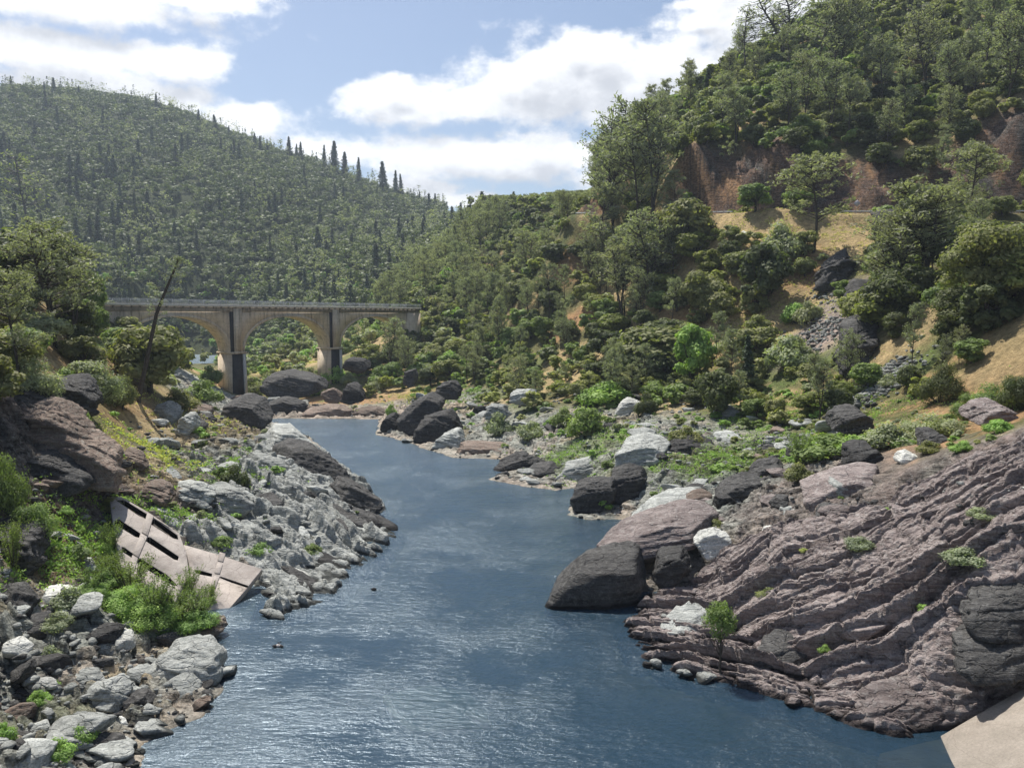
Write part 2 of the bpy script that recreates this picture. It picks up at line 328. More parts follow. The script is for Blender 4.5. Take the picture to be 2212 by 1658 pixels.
def rock_mat(name, c1, c2, c3, lichen=(.45,.46,.43), strata=(0,0,1), sscale=1.2, objvar=True, wet=True):
    m, t, b, o = mat(name); P = geo(t)
    big = tn(t, P, .35, 5, .6); fine = tn(t, P, 2.2, 8, .65)
    # bedding: strongly stretched noise across the strata
    mp = t.nodes.new('ShaderNodeMapping'); mp.inputs['Rotation'].default_value = strata; mp.inputs['Scale'].default_value = (.16, .5, 2.4); t.links.new(P, mp.inputs[0])
    bd = tn(t, mp.outputs[0], sscale, 6, .6)
    col = ramp(t, big, [(.3, c1), (.5, c2), (.7, c3)])
    col = mix(t, .42, col, ramp(t, bd, [(.32, [v * .6 for v in c1]), (.48, c2), (.62, [min(1, v * 1.35) for v in c3])]))
    col = mix(t, ramp(t, fine, [(.5, 0.), (.68, .75)]), col, lichen)
    sp = tn(t, P, 7, 4, .7); col = mix(t, 1., col, ramp(t, sp, [(.3, .62), (.6, 1.1)]), 'MULTIPLY')
    if wet:
        s = t.nodes.new('ShaderNodeSeparateXYZ'); t.links.new(P, s.inputs[0])
        zz = M('ADD', s.outputs[2], M('MULTIPLY', big, -.5, tree=t), tree=t)
        k = ramp(t, M('MULTIPLY', zz, 1.0, tree=t), [(.02, 1.), (.25, 0.)]); col = mix(t, k, col, [v * .3 for v in c1])
    if objvar:
        col = mix(t, 1., col, ramp(t, objrand(t), [(0, .72), (1, 1.22)]), 'MULTIPLY')
    t.links.new(col, b.inputs['Base Color'])
    n = bump(t, b, bd, .7, .5); n = bump(t, b, fine, .8, .22, n); 
    v = t.nodes.new('ShaderNodeTexVoronoi'); v.feature = 'DISTANCE_TO_EDGE'; v.inputs['Scale'].default_value = .9
    mp2 = t.nodes.new('ShaderNodeMapping'); mp2.inputs['Rotation'].default_value = strata; mp2.inputs['Scale'].default_value = (.35, .8, 1.5); t.links.new(P, mp2.inputs[0]); 
    ad = t.nodes.new('ShaderNodeVectorMath'); ad.operation = 'ADD'; t.links.new(mp2.outputs[0], ad.inputs[0]); t.links.new(tn(t, P, .8, 3, .5, 'Color'), ad.inputs[1]); t.links.new(ad.outputs[0], v.inputs['Vector'])
    n = bump(t, b, ramp(t, v.outputs['Distance'], [(0, 0.), (.05, 1.)]), .6, .25, n)
    return m
ROCK_GREY = rock_mat('grey_green_rock', (.20,.21,.195), (.32,.33,.31), (.42,.43,.40), (.52,.53,.50), (R(30), R(25), 0))
ROCK_PURPLE = rock_mat('purple_brown_rock', (.12,.095,.09), (.195,.16,.15), (.28,.24,.225), (.35,.325,.305), (R(-12), R(20), R(-15)), 1.3)
ROCK_DARK = rock_mat('dark_rock', (.035,.034,.034), (.058,.056,.054), (.09,.087,.082), (.15,.147,.14), (R(20), R(15), 0))
ROCK_WHITE = rock_mat('white_rock', (.38,.38,.35), (.5,.5,.46), (.6,.6,.56), (.66,.66,.62), (R(20), R(10), 0))
ROCK_BROWN = rock_mat('brown_rock', (.12,.09,.07), (.2,.15,.12), (.27,.21,.17), (.3,.28,.24), (R(35), R(30), 0))

# ground ------------------------------------------------------------
C_TAN = np.array((.40,.30,.165)); C_ORG = np.array((.34,.20,.11)); C_GRN = np.array((.10,.135,.045)); C_ROCK = np.array((.33,.335,.31)); C_PUR = np.array((.215,.175,.165)); C_DRK = np.array((.065,.06,.055))
C_PINK = np.array((.42,.35,.30)); C_BED1 = np.array((.16,.11,.05)); C_BED2 = np.array((.012,.035,.045)); C_CUT = np.array((.13,.08,.06)); C_OLV = np.array((.13,.125,.055))
def lerp(c, d, m): return c * (1 - m[..., None]) + d * m[..., None]
n1 = fbm(XX * .06, YY * .06, 4, 101); n2 = fbm(XX * .5, YY * .5, 4, 111); n3 = fbm(XX * .02, YY * .02, 3, 121)
colr = np.broadcast_to(C_OLV, XX.shape + (3,)).copy()
colr = lerp(colr, C_TAN, sm(-.15, .35, n1 + .3 * n2) * sm(450, 350, YY))
colr = lerp(colr, C_ORG, sm(.15, .4, n3 + .35 * n2) * .8 * sm(500, 300, YY))
colr = lerp(colr, C_GRN, sm(.05, .35, fbm(XX * .1, YY * .1, 4, 131)) * .8)
colr = lerp(colr, C_ROCK, RM * (1 - .55 * sm(.05, .3, n1 + .3 * n2)))
colr = lerp(colr, C_PINK, RM * sm(.15, .45, fbm(XX * .25, YY * .25, 3, 141)) * .7)
colr = lerp(colr, C_PINK, sm(1.2, .5, ZZ) * sm(12, 4, DD) * .5 * (YY < 300) * np.where((XX > 0) & (YY < 110), .25, 1))
ZONES = [(1900,1200,16,C_PUR,1),(2100,1150,17,C_PUR,1),(1650,1370,9,C_PUR,1),(1750,1500,6,C_PUR,1),(2211,1000,16,C_PUR,1),(2100,1400,12,C_PUR,1),(1800,1050,14,C_PUR,.8),(1500,1250,8,C_PUR,.6),
         (50,950,18,C_PUR*.8,1),(150,1000,14,C_PUR*.8,1),(210,1045,8,C_PUR*.7,1),(10,1050,12,C_DRK*1.6,.9),(190,1230,7,C_ORG,.8),(90,1220,6,C_TAN*.8,.6),(330,930,14,C_TAN,.7),(300,1000,9,C_TAN,.6),(450,900,16,C_TAN*.8,.6),
         (1620,500,26,C_TAN,1),(1750,500,22,C_TAN,1),(1850,520,18,C_TAN,.9),(1700,600,14,C_ORG,.8),(1600,720,16,C_TAN*.95,.9),(1680,700,14,C_TAN,.8),(1850,650,14,C_PUR*1.4,.9),(1780,720,12,C_PUR*1.3,.9),(1240,700,10,C_ORG*1.2,.9),(1150,650,10,C_TAN,.8),(1230,580,10,C_ORG,.8),
         (2190,750,10,C_TAN*.8,.9),(2000,690,12,C_TAN*.8,.7),(640,790,30,C_TAN*1.1,.9),(720,770,22,C_TAN,.8),(900,830,22,C_TAN,.7),(880,890,18,C_PINK,.8),(760,890,24,C_PINK,1),
         (1260,975,12,C_GRN*1.6,.7),(1400,985,10,C_GRN*1.4,.5),(1620,985,13,C_GRN*1.2,.8),(1560,1000,8,C_GRN*1.2,.7),(1750,960,12,C_GRN,.8),(140,740,16,C_ORG,.6),(20,650,14,C_TAN,.8),(150,830,10,C_ORG,.5),
         (430,800,22,C_GRN*2.3,1),(425,822,14,np.array((.5,.5,.47)),1),(450,760,12,np.array((.5,.48,.44)),.9),(680,470,1,C_TAN,0)]
for (px, py, r, c, w) in ZONES:
    p = ground(px, py); q = sm(1.15, .45, np.hypot(XX - p.x, YY - p.y) / r + n2 * .25); colr = lerp(colr, c, q * w)
# the bare cut behind the road
cut = np.zeros(XX.shape)
for (px, py, Y, r) in [(1480,400,262,16),(1560,380,258,18),(1640,390,254,18),(1730,390,244,18),(1820,400,240,18),(1900,420,236,15),(2000,420,230,14),(2100,380,228,18),(2200,350,224,18),(2170,280,232,14),(1295,420,315,14)]:
    cut = np.maximum(cut, blob(XX, YY, px, py, r, Y))
cutn = fbm(XX * .25 + ZZ * .05, ZZ * .06 - XX * .03, 5, 151) * .6 + fbm(XX * .8 + ZZ * .3, ZZ * .12, 3, 152) * .5
colr = lerp(colr, C_CUT, cut); colr = lerp(colr, C_ORG * 1.1, cut * sm(.1, .4, cutn)); colr = lerp(colr, C_DRK * 1.4, cut * sm(-.05, -.4, cutn))
ZZ += cut * (cutn * 2.2 - np.abs(fbm(XX * .11 + 3, YY * .11, 3, 155)) * 5 + 1 + (np.abs(fbm(XX * .5, YY * .5, 3, 157))) * 1.6) * sm(5, 9, roadz(XX, YY)[0])
dep = sm(-.1, -2.2, ZZ); bed = C_BED1 * (1 - dep[..., None]) + C_BED2 * dep[..., None]  # bed colour darkens with depth in place of light absorbed by the water
colr = np.where((ZZ < -.01)[..., None], bed, colr)
far = sm(430, 560, YY); colr = lerp(colr, C_GRN * .35, far * .92)
colr = colr * (1 + .18 * n2[..., None])
def mesh_from(name, verts, faces_idx, sizes=None, mats=(), smooth=False):
    """fast numpy mesh: faces_idx flat, sizes = verts per face (int or array)"""
    me = bpy.data.meshes.new(name); nv = len(verts); fi = np.asarray(faces_idx, np.int32).ravel()
    nf = len(fi) // sizes if isinstance(sizes, int) else len(sizes)
    st = np.arange(nf, dtype=np.int32) * sizes if isinstance(sizes, int) else np.concatenate([[0], np.cumsum(sizes)[:-1]]).astype(np.int32)
    me.vertices.add(nv); me.vertices.foreach_set('co', np.asarray(verts, np.float32).ravel())
    me.loops.add(len(fi)); me.loops.foreach_set('vertex_index', fi)
    me.polygons.add(nf); me.polygons.foreach_set('loop_start', st)
    if smooth: me.polygons.foreach_set('use_smooth', np.ones(nf, bool))
    for m_ in mats: me.materials.append(m_)
    me.update(calc_edges=True); me.validate(); return me
def link(name, me, parent=None, kind=None, label=None, cat=None, group=None):
    o = bpy.data.objects.new(name, me); COL.objects.link(o)
    if parent is not None: o.parent = parent
    tag(o, label, cat, group, kind); return o
def tag(o, label=None, cat=None, group=None, kind=None):
    for k, v in (('label', label), ('category', cat), ('group', group), ('kind', kind)):
        if v: o[k] = v
def grid_faces(nx, ny):
    a = np.arange(nx * ny).reshape(ny, nx); return np.stack([a[:-1, :-1], a[:-1, 1:], a[1:, 1:], a[1:, :-1]], -1).reshape(-1)

m, t, b, o = mat('ground'); P = geo(t); c = attr(t, 'Col')
fa = tn(t, P, 1.1, 9, .68); fb = tn(t, P, .22, 5, .6); fc = tn(t, P, 5, 4, .7)
c = mix(t, 1., c, ramp(t, fa, [(.28, .45), (.5, 1.), (.7, 1.45)]), 'MULTIPLY')
c = mix(t, .8, c, ramp(t, fb, [(.3, (.7,.75,.7)), (.7, (1.25,1.2,1.1))]), 'MULTIPLY')
c = mix(t, .7, c, ramp(t, fc, [(.3, .6), (.65, 1.25)]), 'MULTIPLY')
rk = attr(t, 'rk', 'Fac')
mp = t.nodes.new('ShaderNodeMapping'); mp.inputs['Rotation'].default_value = (R(-14), R(24), R(-17)); mp.inputs['Scale'].default_value = (.14, .8, 2.2); t.links.new(P, mp.inputs[0]); bd = tn(t, mp.outputs[0], 1.1, 7, .62)
c = mix(t, rk, c, mix(t, 1., c, ramp(t, bd, [(.38, .3), (.47, .95), (.62, 1.4)]), 'MULTIPLY'))
lich = ramp(t, tn(t, P, 3.1, 7, .7), [(.52, 0.), (.66, .55)]); c = mix(t, M('MULTIPLY', lich, rk, tree=t), c, (.42,.42,.40))
t.links.new(c, b.inputs['Base Color']); b.inputs['Specular IOR Level'].default_value = .12
vo = t.nodes.new('ShaderNodeTexVoronoi'); vo.feature = 'DISTANCE_TO_EDGE'; vo.inputs['Scale'].default_value = .8
mq = t.nodes.new('ShaderNodeVectorMath'); mq.operation = 'ADD'; t.links.new(mp.outputs[0], mq.inputs[0]); t.links.new(tn(t, P, .7, 3, .5, 'Color'), mq.inputs[1]); t.links.new(mq.outputs[0], vo.inputs['Vector'])
cr = ramp(t, vo.outputs['Distance'], [(0, 0.), (.06, 1.)])
n = bump(t, b, M('MULTIPLY', M('ADD', bd, M('MULTIPLY', cr, .35, tree=t), tree=t), rk, tree=t), 1., .55); n = bump(t, b, fa, 1., .6, n); bump(t, b, fc, .8, .12, n)
GROUND = m
LOW = sum(sm(-4.2, -1.5, -sdist(XX, YY, pg)) for pg in (OUTR, OUTL)) * 1.3   # the ground dips under the two bedrock outcrops
V = np.stack([XX, YY, ZZ - LOW], -1).reshape(-1, 3)
me = mesh_from('terrain', V, grid_faces(len(GX), len(GY)), 4, [GROUND], True)
ca = me.color_attributes.new('Col', 'FLOAT_COLOR', 'POINT'); ca.data.foreach_set('color', np.concatenate([np.clip(colr, 0, 1).reshape(-1, 3), np.ones((V.shape[0], 1))], 1).astype(np.float32).ravel())
rka = me.attributes.new('rk', 'FLOAT', 'POINT'); rka.data.foreach_set('value', np.maximum(RM * sm(0, 1.5, DD), cut * .85).astype(np.float32).ravel())
link('terrain', me, kind='structure')

def outcrop(name, pg, ax, ay, du, dv, disp, nv, m_, label):
    c = pg.mean(0); q = pg - c; U = q @ [ax, ay]; V_ = q @ [-ay, ax]; gu = np.arange(U.min() - 2, U.max() + 2, du); gv = np.arange(V_.min() - 2, V_.max() + 2, dv)
    u, v = np.meshgrid(gu, gv); x = c[0] + u * ax - v * ay; y = c[1] + u * ay + v * ax
    k = x < 62; z = height(x, y, True)[0]; mk = sm(-2.6, -.4, -sdist(x, y, pg)); d = disp(u, v)
    for p2, pg2, th in SEATS: d = np.where(sdist(x, y, pg2) < .6, np.minimum(d, -.3), d)
    P_ = np.stack([x, y, z - (1 - mk) * 2.2 + .12], -1) + np.array(nv) * (d * mk)[..., None]
    link(name, mesh_from(name, P_.reshape(-1, 3), grid_faces(len(gu), len(gv)), 4, [m_], False), label=label, cat='rock')
outcrop('bedrock_outcrop', OUTR, .954, -.30, .16, .075, lambda u, v: ledges(u, v, 23, 2.6, .95, .95, .36, .5) + fbm(u * 2, v * 3, 4, 91) * .08, (-.35, -.25, .9), ROCK_PURPLE, 'huge purple-grey layered bedrock slope filling the lower right bank')
outcrop('bedrock_outcrop', OUTL, .783, -.622, .19, .10, lambda u, v: ledges(u, v, 41, 2.5, 1.15, .95, .26, .6) + fbm(u * 1.2, v * 2.0, 4, 93) * .10 + (lambda c: (c[0] - .4) * sm(0, .35, c[1]) * .8)(cells(u / 5.0, v / 2.2, 97)) + fbm(u * .3, v * .3, 2, 94) * .8, (.3, -.2, .93), ROCK_GREY, 'pale grey jagged bedrock point sloping to the river on the left bank')
# water ------------------------------------------------------------
m, t, b, o = mat('river_water'); P = geo(t)
b.inputs['Base Color'].default_value = (.02, .06, .10, 1); 
t.nodes.remove(b)
gl = t.nodes.new('ShaderNodeBsdfGlossy'); gl.inputs['Color'].default_value = (.68, .80, .91, 1)
tr = t.nodes.new('ShaderNodeBsdfTransparent'); tr.inputs['Color'].default_value = (.50, .60, .56, 1)
df = t.nodes.new('ShaderNodeBsdfDiffuse'); df.inputs['Color'].default_value = (.022, .058, .095, 1)
m1 = t.nodes.new('ShaderNodeMixShader'); m1.inputs[0].default_value = .50; t.links.new(tr.outputs[0], m1.inputs[1]); t.links.new(df.outputs[0], m1.inputs[2])
m2 = t.nodes.new('ShaderNodeMixShader'); t.links.new(m1.outputs[0], m2.inputs[1]); t.links.new(gl.outputs[0], m2.inputs[2])
fr = t.nodes.new('ShaderNodeFresnel'); fr.inputs['IOR'].default_value = 1.333
t.links.new(M('MULTIPLY_ADD', fr.outputs[0], 1.05, .03, tree=t), m2.inputs[0]); t.links.new(m2.outputs[0], o.inputs[0])
mpw = t.nodes.new('ShaderNodeMapping'); mpw.inputs['Scale'].default_value = (.6, 1.5, 1); mpw.inputs['Rotation'].default_value = (0, 0, R(8)); t.links.new(P, mpw.inputs[0])
w1 = tn(t, mpw.outputs[0], 1.5, 5, .6); w2 = tn(t, mpw.outputs[0], .22, 4, .6); patch = tn(t, P, .07, 4, .6)
calm = ramp(t, patch, [(.38, .25), (.62, 1.)])
w3 = tn(t, mpw.outputs[0], 4.5, 3, .6)
hgt = M('ADD', M('MULTIPLY', M('MULTIPLY_ADD', w3, .35, w1, tree=t), M('MULTIPLY', calm, .20, tree=t), tree=t), M('MULTIPLY', w2, .2, tree=t), tree=t)
bn = t.nodes.new('ShaderNodeBump'); bn.inputs['Strength'].default_value = 1.0; bn.inputs['Distance'].default_value = 1.0; t.links.new(hgt, bn.inputs['Height'])
for s in (gl, fr): t.links.new(bn.outputs[0], s.inputs['Normal'])
gl.inputs['Roughness'].default_value = .24
WATER = m
x0, x1, y0, y1 = -1500, 1500, -69, 1500
wm = mesh_from('river_water', [(x0, y0, 0), (x1, y0, 0), (x1, y1, 0), (x0, y1, 0)], [0, 1, 2, 3], 4, [WATER])
link('river_water', wm, kind='structure')

# ------------------------------------------------------------------ vegetation prototypes (unit height)
rng = np.random.default_rng(7)
def unit(v): return v / (np.linalg.norm(v, axis=-1, keepdims=True) + 1e-9)
def leaf_mat(name, base, dark, transl=.38, var=.3):
    m, t, b, o = mat(name); P = geo(t)
    c = mix(t, ramp(t, attr(t, 'tint', 'Fac'), [(0, 0.), (1, 1.)]), dark, base)
    c = mix(t, 1., c, ramp(t, tn(t, P, .9, 3, .6), [(.3, .75), (.7, 1.25)]), 'MULTIPLY')
    c = mix(t, var, c, ramp(t, objrand(t), [(0, (.5,.62,.55)), (.35, (1.1,.95,.7)), (.6, (.8,.95,.8)), (1, (1.35,1.3,1.0))]), 'MULTIPLY')
    t.links.new(c, b.inputs['Base Color']); b.inputs['Roughness'].default_value = .6; b.inputs['Specular IOR Level'].default_value = .2
    if transl:
        tr = t.nodes.new('ShaderNodeBsdfTranslucent'); t.links.new(mix(t, 1., c, (1.3, 1.5, .6), 'MULTIPLY'), tr.inputs[0])
        ms = t.nodes.new('ShaderNodeMixShader'); ms.inputs[0].default_value = transl; t.links.new(b.outputs[0], ms.inputs[1]); t.links.new(tr.outputs[0], ms.inputs[2]); t.links.new(ms.outputs[0], o.inputs[0])
    return m
LM = dict(olive=leaf_mat('oak_leaves_olive', (0.337,0.337,0.161), (0.156,0.174,0.080)), dark=leaf_mat('oak_leaves_dark', (0.166,0.184,0.091), (0.081,0.102,0.049)),
          green=leaf_mat('leaves_green', (0.274,0.350,0.136), (0.129,0.171,0.066)), grey=leaf_mat('pine_needles_grey', (0.351,0.360,0.282), (0.182,0.192,0.144)),
          bright=leaf_mat('leaves_bright', (0.356,0.500,0.156), (0.170,0.277,0.082), .35), fir=leaf_mat('fir_needles', (0.117,0.151,0.100), (0.065,0.092,0.060)),
          sage=leaf_mat('sage_leaves', (0.441,0.463,0.329), (0.222,0.246,0.166)), yellow=leaf_mat('yellow_herb', (0.500,0.500,0.214), (0.481,0.500,0.160)),
          lime=leaf_mat('oak_leaves_yellow_green', (0.305,0.322,0.108), (0.156,0.174,0.060)),
          far=leaf_mat('far_oak_leaves', (0.150,0.180,0.090), (0.065,0.084,0.050), .2, .8), farfir=leaf_mat('far_fir_needles', (0.129,0.162,0.109), (0.082,0.105,0.076), .1, .6))
m, t, b, o = mat('bark'); c = ramp(t, tn(t, geo(t), 3, 6, .65), [(.3, (.035,.028,.022)), (.7, (.10,.085,.07))]); t.links.new(c, b.inputs['Base Color']); BARK = m
m, t, b, o = mat('pale_bark'); c = ramp(t, tn(t, geo(t), 3, 6, .65), [(.3, (.12,.105,.09)), (.7, (.26,.235,.2))]); t.links.new(c, b.inputs['Base Color']); PALEBARK = m

def cards(cen, nrm, ln, wd, r):
    """flat leaf quads; returns (n*4,3)"""
    n = len(cen); a = unit(np.cross(nrm, r.normal(size=(n, 3)))); bb = np.cross(unit(nrm), a)
    ln = np.broadcast_to(ln, (n,))[:, None]; wd = np.broadcast_to(wd, (n,))[:, None]
    return np.stack([cen - a * ln, cen - bb * wd + a * ln * .1, cen + a * ln, cen + bb * wd + a * ln * .1], 1).reshape(-1, 3)
def clumped(centers, radii, n, size, r, squash=.8, shell=.55):
    K = len(centers); w = radii ** 2; k = r.choice(K, n, p=w / w.sum())
    d = unit(r.normal(size=(n, 3))); d[:, 2] = np.where((d[:, 2] < -.3) & (r.random(n) < .5), -d[:, 2], d[:, 2])
    rad = radii[k] * (shell + (1 - shell) * r.random(n)) * (1 + .25 * r.normal(size=n).clip(-1.5, 1.5) * .5)
    c = centers[k] + d * rad[:, None] * np.array([1, 1, squash])
    nr = d * 1.5 + np.array([0, -.05, .25]) + r.normal(size=(n, 3)) * .45
    v = cards(c, nr, size * (.6 + .8 * r.random(n)), size * (.35 + .5 * r.random(n)), r)
    ti = (r.random(K)[k] * .6 + r.random(n) * .4); return v, np.repeat(ti, 4)
def tube(path, rad, sides=6):
    path = np.array(path, float); n = len(path); rad = np.broadcast_to(rad, (n,))
    tg = unit(np.gradient(path, axis=0)); ref = np.array([.3, 1, .1]); a = unit(np.cross(tg, ref)); b_ = np.cross(tg, a)
    an = np.linspace(0, 2 * np.pi, sides, endpoint=False)
    v = path[:, None] + rad[:, None, None] * (np.cos(an)[None, :, None] * a[:, None] + np.sin(an)[None, :, None] * b_[:, None])
    f = []
    for i in range(n - 1):
        for j in range(sides): k = (j + 1) % sides; f += [i * sides + j, i * sides + k, (i + 1) * sides + k, (i + 1) * sides + j]
    return v.reshape(-1, 3), np.array(f)
def join(parts):
    vs, fs, o = [], [], 0
    for v, f in parts: vs.append(v); fs.append(np.asarray(f) + o); o += len(v)
    return np.concatenate(vs), np.concatenate(fs)
def limbs(base, tips, r, r0, bend=.15):
    out = []
    for tip in tips:
        p = np.linspace(0, 1, 6)[:, None]; tip = np.array(tip); q = base + (tip - base) * p
        q[1:-1] += r.normal(size=(4, 3)) * bend * np.linalg.norm(tip - base) * .3; q[:, 2] += np.sin(p[:, 0] * np.pi) * .03
        out.append(tube(q, r0 * (1 - p[:, 0] * .85), 5))
    return out
def make_oak(seed, n=2600, lod=False):
    r = np.random.default_rng(seed); K = 12 if lod else 34
    d = unit(r.normal(size=(K, 3))); d[:, 2] = np.where(r.random(K) < .62, np.abs(d[:, 2]), -np.abs(d[:, 2]) * .75); d = unit(d)
    ax = np.array([.30, .30, .33]) * (1 + .15 * r.normal(size=3).clip(-1, 1)); cen = np.array([0, 0, .47]) + d * ax * np.array([1, 1, 1.12]) * (.5 + .55 * r.random((K, 1)))
    rad = .065 + .15 * r.random(K) ** 1.3; v, ti = clumped(cen, rad, n, {False: .050, True: .085}[lod] * (2600 / n if not lod else 1) ** .5, r)
    tr = [tube([(0, 0, -.06), (.01, 0, .1), (0, .01, .3), (.02, 0, .5)], [.035, .028, .022, .014])] + limbs(np.array([0, 0, .25]), cen[:6], r, .015)
    return v, ti, join(tr)
def make_bush(seed, n=2200, lod=False, up=False):
    r = np.random.default_rng(seed); K = 7 if lod else 16
    an = r.random(K) * 6.28; q = np.sqrt(r.random(K)); cen = np.stack([np.cos(an) * q * .38, np.sin(an) * q * .38, .10 + .6 * (1 - q ** 1.8) * r.random(K) ** .5 + .08 * r.random(K)], 1)
    rad = .17 + .12 * r.random(K); v, ti = clumped(cen, rad, n, .055 * (2000 / n) ** .5 if not lod else .10, r, .9, .4)
    tr = limbs(np.array([0, 0, -.08]), cen[:7] * [1, 1, .9], r, .018); return v, ti, join(tr)
def make_pine(seed, n=1500, lod=False, fork=1, wide=.17, sparse=.25):
    r = np.random.default_rng(seed); parts = []; tips = []
    for f in range(fork):
        off = np.array([(f - (fork - 1) / 2) * .18, r.normal() * .04, 0]); z = np.linspace(0, 1, 9)
        path = np.stack([off[0] * np.clip(z * 1.6 - .3, 0, 1) + .02 * np.sin(z * 5 + seed), off[1] * z + .02 * np.cos(z * 4 + seed), z * (1 - .08 * f)], 1); path[0, 2] = -.05
        parts.append(tube(path, np.linspace(.013, .003, 9) if not lod else np.linspace(.02, .005, 9), 5))
        for i in range(48 if not lod else 14):
            h = sparse + (.98 - sparse) * r.random() ** .8; k = h * 8; p = path[int(k)] + (path[min(8, int(k) + 1)] - path[int(k)]) * (k % 1)
            a = r.random() * 6.28; L_ = wide * (.35 + .9 * math.sin(min(1, (1.04 - h) * 1.8) * 1.57)) * (.6 + .6 * r.random())
            e = p + np.array([math.cos(a) * L_, math.sin(a) * L_, L_ * (.25 + .5 * r.random())])
            parts.append(tube([p, (p + e) / 2 - [0, 0, .01], e], [.005, .004, .002], 3)); tips += [e, p * .4 + e * .6 + [0, 0, .01]]
    tips = np.array(tips); rad = .034 + .04 * r.random(len(tips))
    k = r.integers(0, len(tips), n); d = unit(r.normal(size=(n, 3))); d[:, 2] *= .75
    c = tips[k] + d * (rad[k] * (.3 + .7 * r.random(n)))[:, None]
    v = cards(c, r.normal(size=(n, 3)) + d * .4, (.018 if not lod else .034) * (.6 + .8 * r.random(n)), (.0055 if not lod else .016) * (.6 + .8 * r.random(n)), r)
    return v, np.repeat(r.random(len(tips))[k] * .6 + .4 * r.random(n), 4), join(parts)
def make_fir(seed, n=900, lod=False):
    r = np.random.default_rng(seed); h = .1 + .9 * r.random(n) ** 1.25; h = np.where(h > .985, .9, h); tier = np.sin(h * 62) * .18 + .82
    a = r.random(n) * 6.28; w = (.19 * (1.03 - h) ** 1.0 + .006) * tier * (.35 + .75 * r.random(n)) * (1 + .25 * np.sin(a * 3 + h * 9))
    c = np.stack([np.cos(a) * w, np.sin(a) * w, h - w * .25], 1); nr = np.stack([np.cos(a) * .5, np.sin(a) * .5, np.full(n, .9)], 1) + r.normal(size=(n, 3)) * .4
    s = .032 if not lod else .055; v = cards(c, nr, s * (.6 + .7 * r.random(n)), s * .45 * (.6 + .7 * r.random(n)), r)
    return v, np.repeat(r.random(n), 4), tube([(0, 0, -.04), (0, 0, .5), (0, 0, .99)], [.014, .009, .002], 5)
def make_willow(seed, n=1500, lod=False):
    r = np.random.default_rng(seed); S = 26; an = r.random(S) * 6.28; sp = .12 + .38 * r.random(S); tops = np.stack([np.cos(an) * sp, np.sin(an) * sp, .62 + .38 * r.random(S)], 1)
    k = r.integers(0, S, n); u_ = r.random(n) ** .6; c = tops[k] * np.stack([u_ ** 1.3, u_ ** 1.3, u_], 1) + r.normal(size=(n, 3)) * .035
    v = cards(c, r.normal(size=(n, 3)) + [0, 0, .5], .035 * (.6 + .8 * r.random(n)), .014, r)
    tr = [tube([(0, 0, -.05), tp * [.5, .5, .5], tp], [.008, .006, .002], 3) for tp in tops]; return v, np.repeat(r.random(S)[k] * .6 + .4 * r.random(n), 4), join(tr)
def crown_mesh(name, v, ti, m_):
    me = mesh_from(name, v, np.arange(len(v)), 4, [m_]); a = me.attributes.new('tint', 'FLOAT', 'POINT'); a.data.foreach_set('value', np.clip(ti, 0, 1).astype(np.float32)); return me
PROTO = {}
def proto(kind, tone, var, lod):
    """crown and trunk meshes, shared by all plants of one make"""
    key = (kind, tone, var, lod)
    if key in PROTO: return PROTO[key]
    raw = RAW(kind, var, lod); c = crown_mesh('crown', raw[0], raw[1], LM[tone]); tr = mesh_from('trunk', raw[2][0], raw[2][1], 4, [BARK], True)
    PROTO[key] = (c, tr); return PROTO[key]
RAWC = {}
def RAW(kind, var, lod):
    key = (kind, var, lod)
    if key not in RAWC:
        s = var * 13 + 5; q = 2.6 if lod == -1 else 1
        if kind == 'oak': r_ = make_oak(s, {1: 520, 0: 6200, -1: 13000, 2: 170, 3: 3800}[lod], lod in (1, 2))
        elif kind == 'bush': r_ = make_bush(s, {1: 420, 0: 4000, -1: 10000, 2: 120}[lod], lod > 0)
        elif kind == 'pine': r_ = make_pine(s, {1: 420, 0: 2800, -1: 5200, 2: 110}[lod], lod > 0, 1 + (var % 2), .15 + .03 * (var % 3), .2 + .06 * (var % 4))
        elif kind == 'thinpine': r_ = make_pine(s, 520 if lod <= 0 else 160, lod > 0, 1 + var % 2, .15, .35)
        elif kind == 'fir': r_ = make_fir(s, {1: 320, 0: 1600, -1: 1300, 2: 90}[lod], lod > 0)
        else: r_ = make_willow(s, 1500 if lod > -1 else 2600)
        v, ti, tr = r_
        if lod == -1: v = v.reshape(-1, 4, 3); cc = v.mean(1, keepdims=True); v = (cc + (v - cc) * (.8 if kind != 'willow' else .7)).reshape(-1, 3)
        if lod in (2, 3): v = v.reshape(-1, 4, 3); cc = v.mean(1, keepdims=True); v = (cc + (v - cc) * (.78 if lod == 2 else .5)).reshape(-1, 3)
        if lod == 3: v = v * [.95, .95, .62] + [0, 0, .36]
        RAWC[key] = (v, ti, tr)
    return RAWC[key]
KN = dict(oak=('oak_tree', 'tree'), bush=('shrub', 'shrub'), pine=('grey_pine', 'tree'), thinpine=('grey_pine', 'tree'), fir=('fir_tree', 'tree'), willow=('willow_shrub', 'shrub'))
PLANTS = []   # every individual plant, labelled after placing
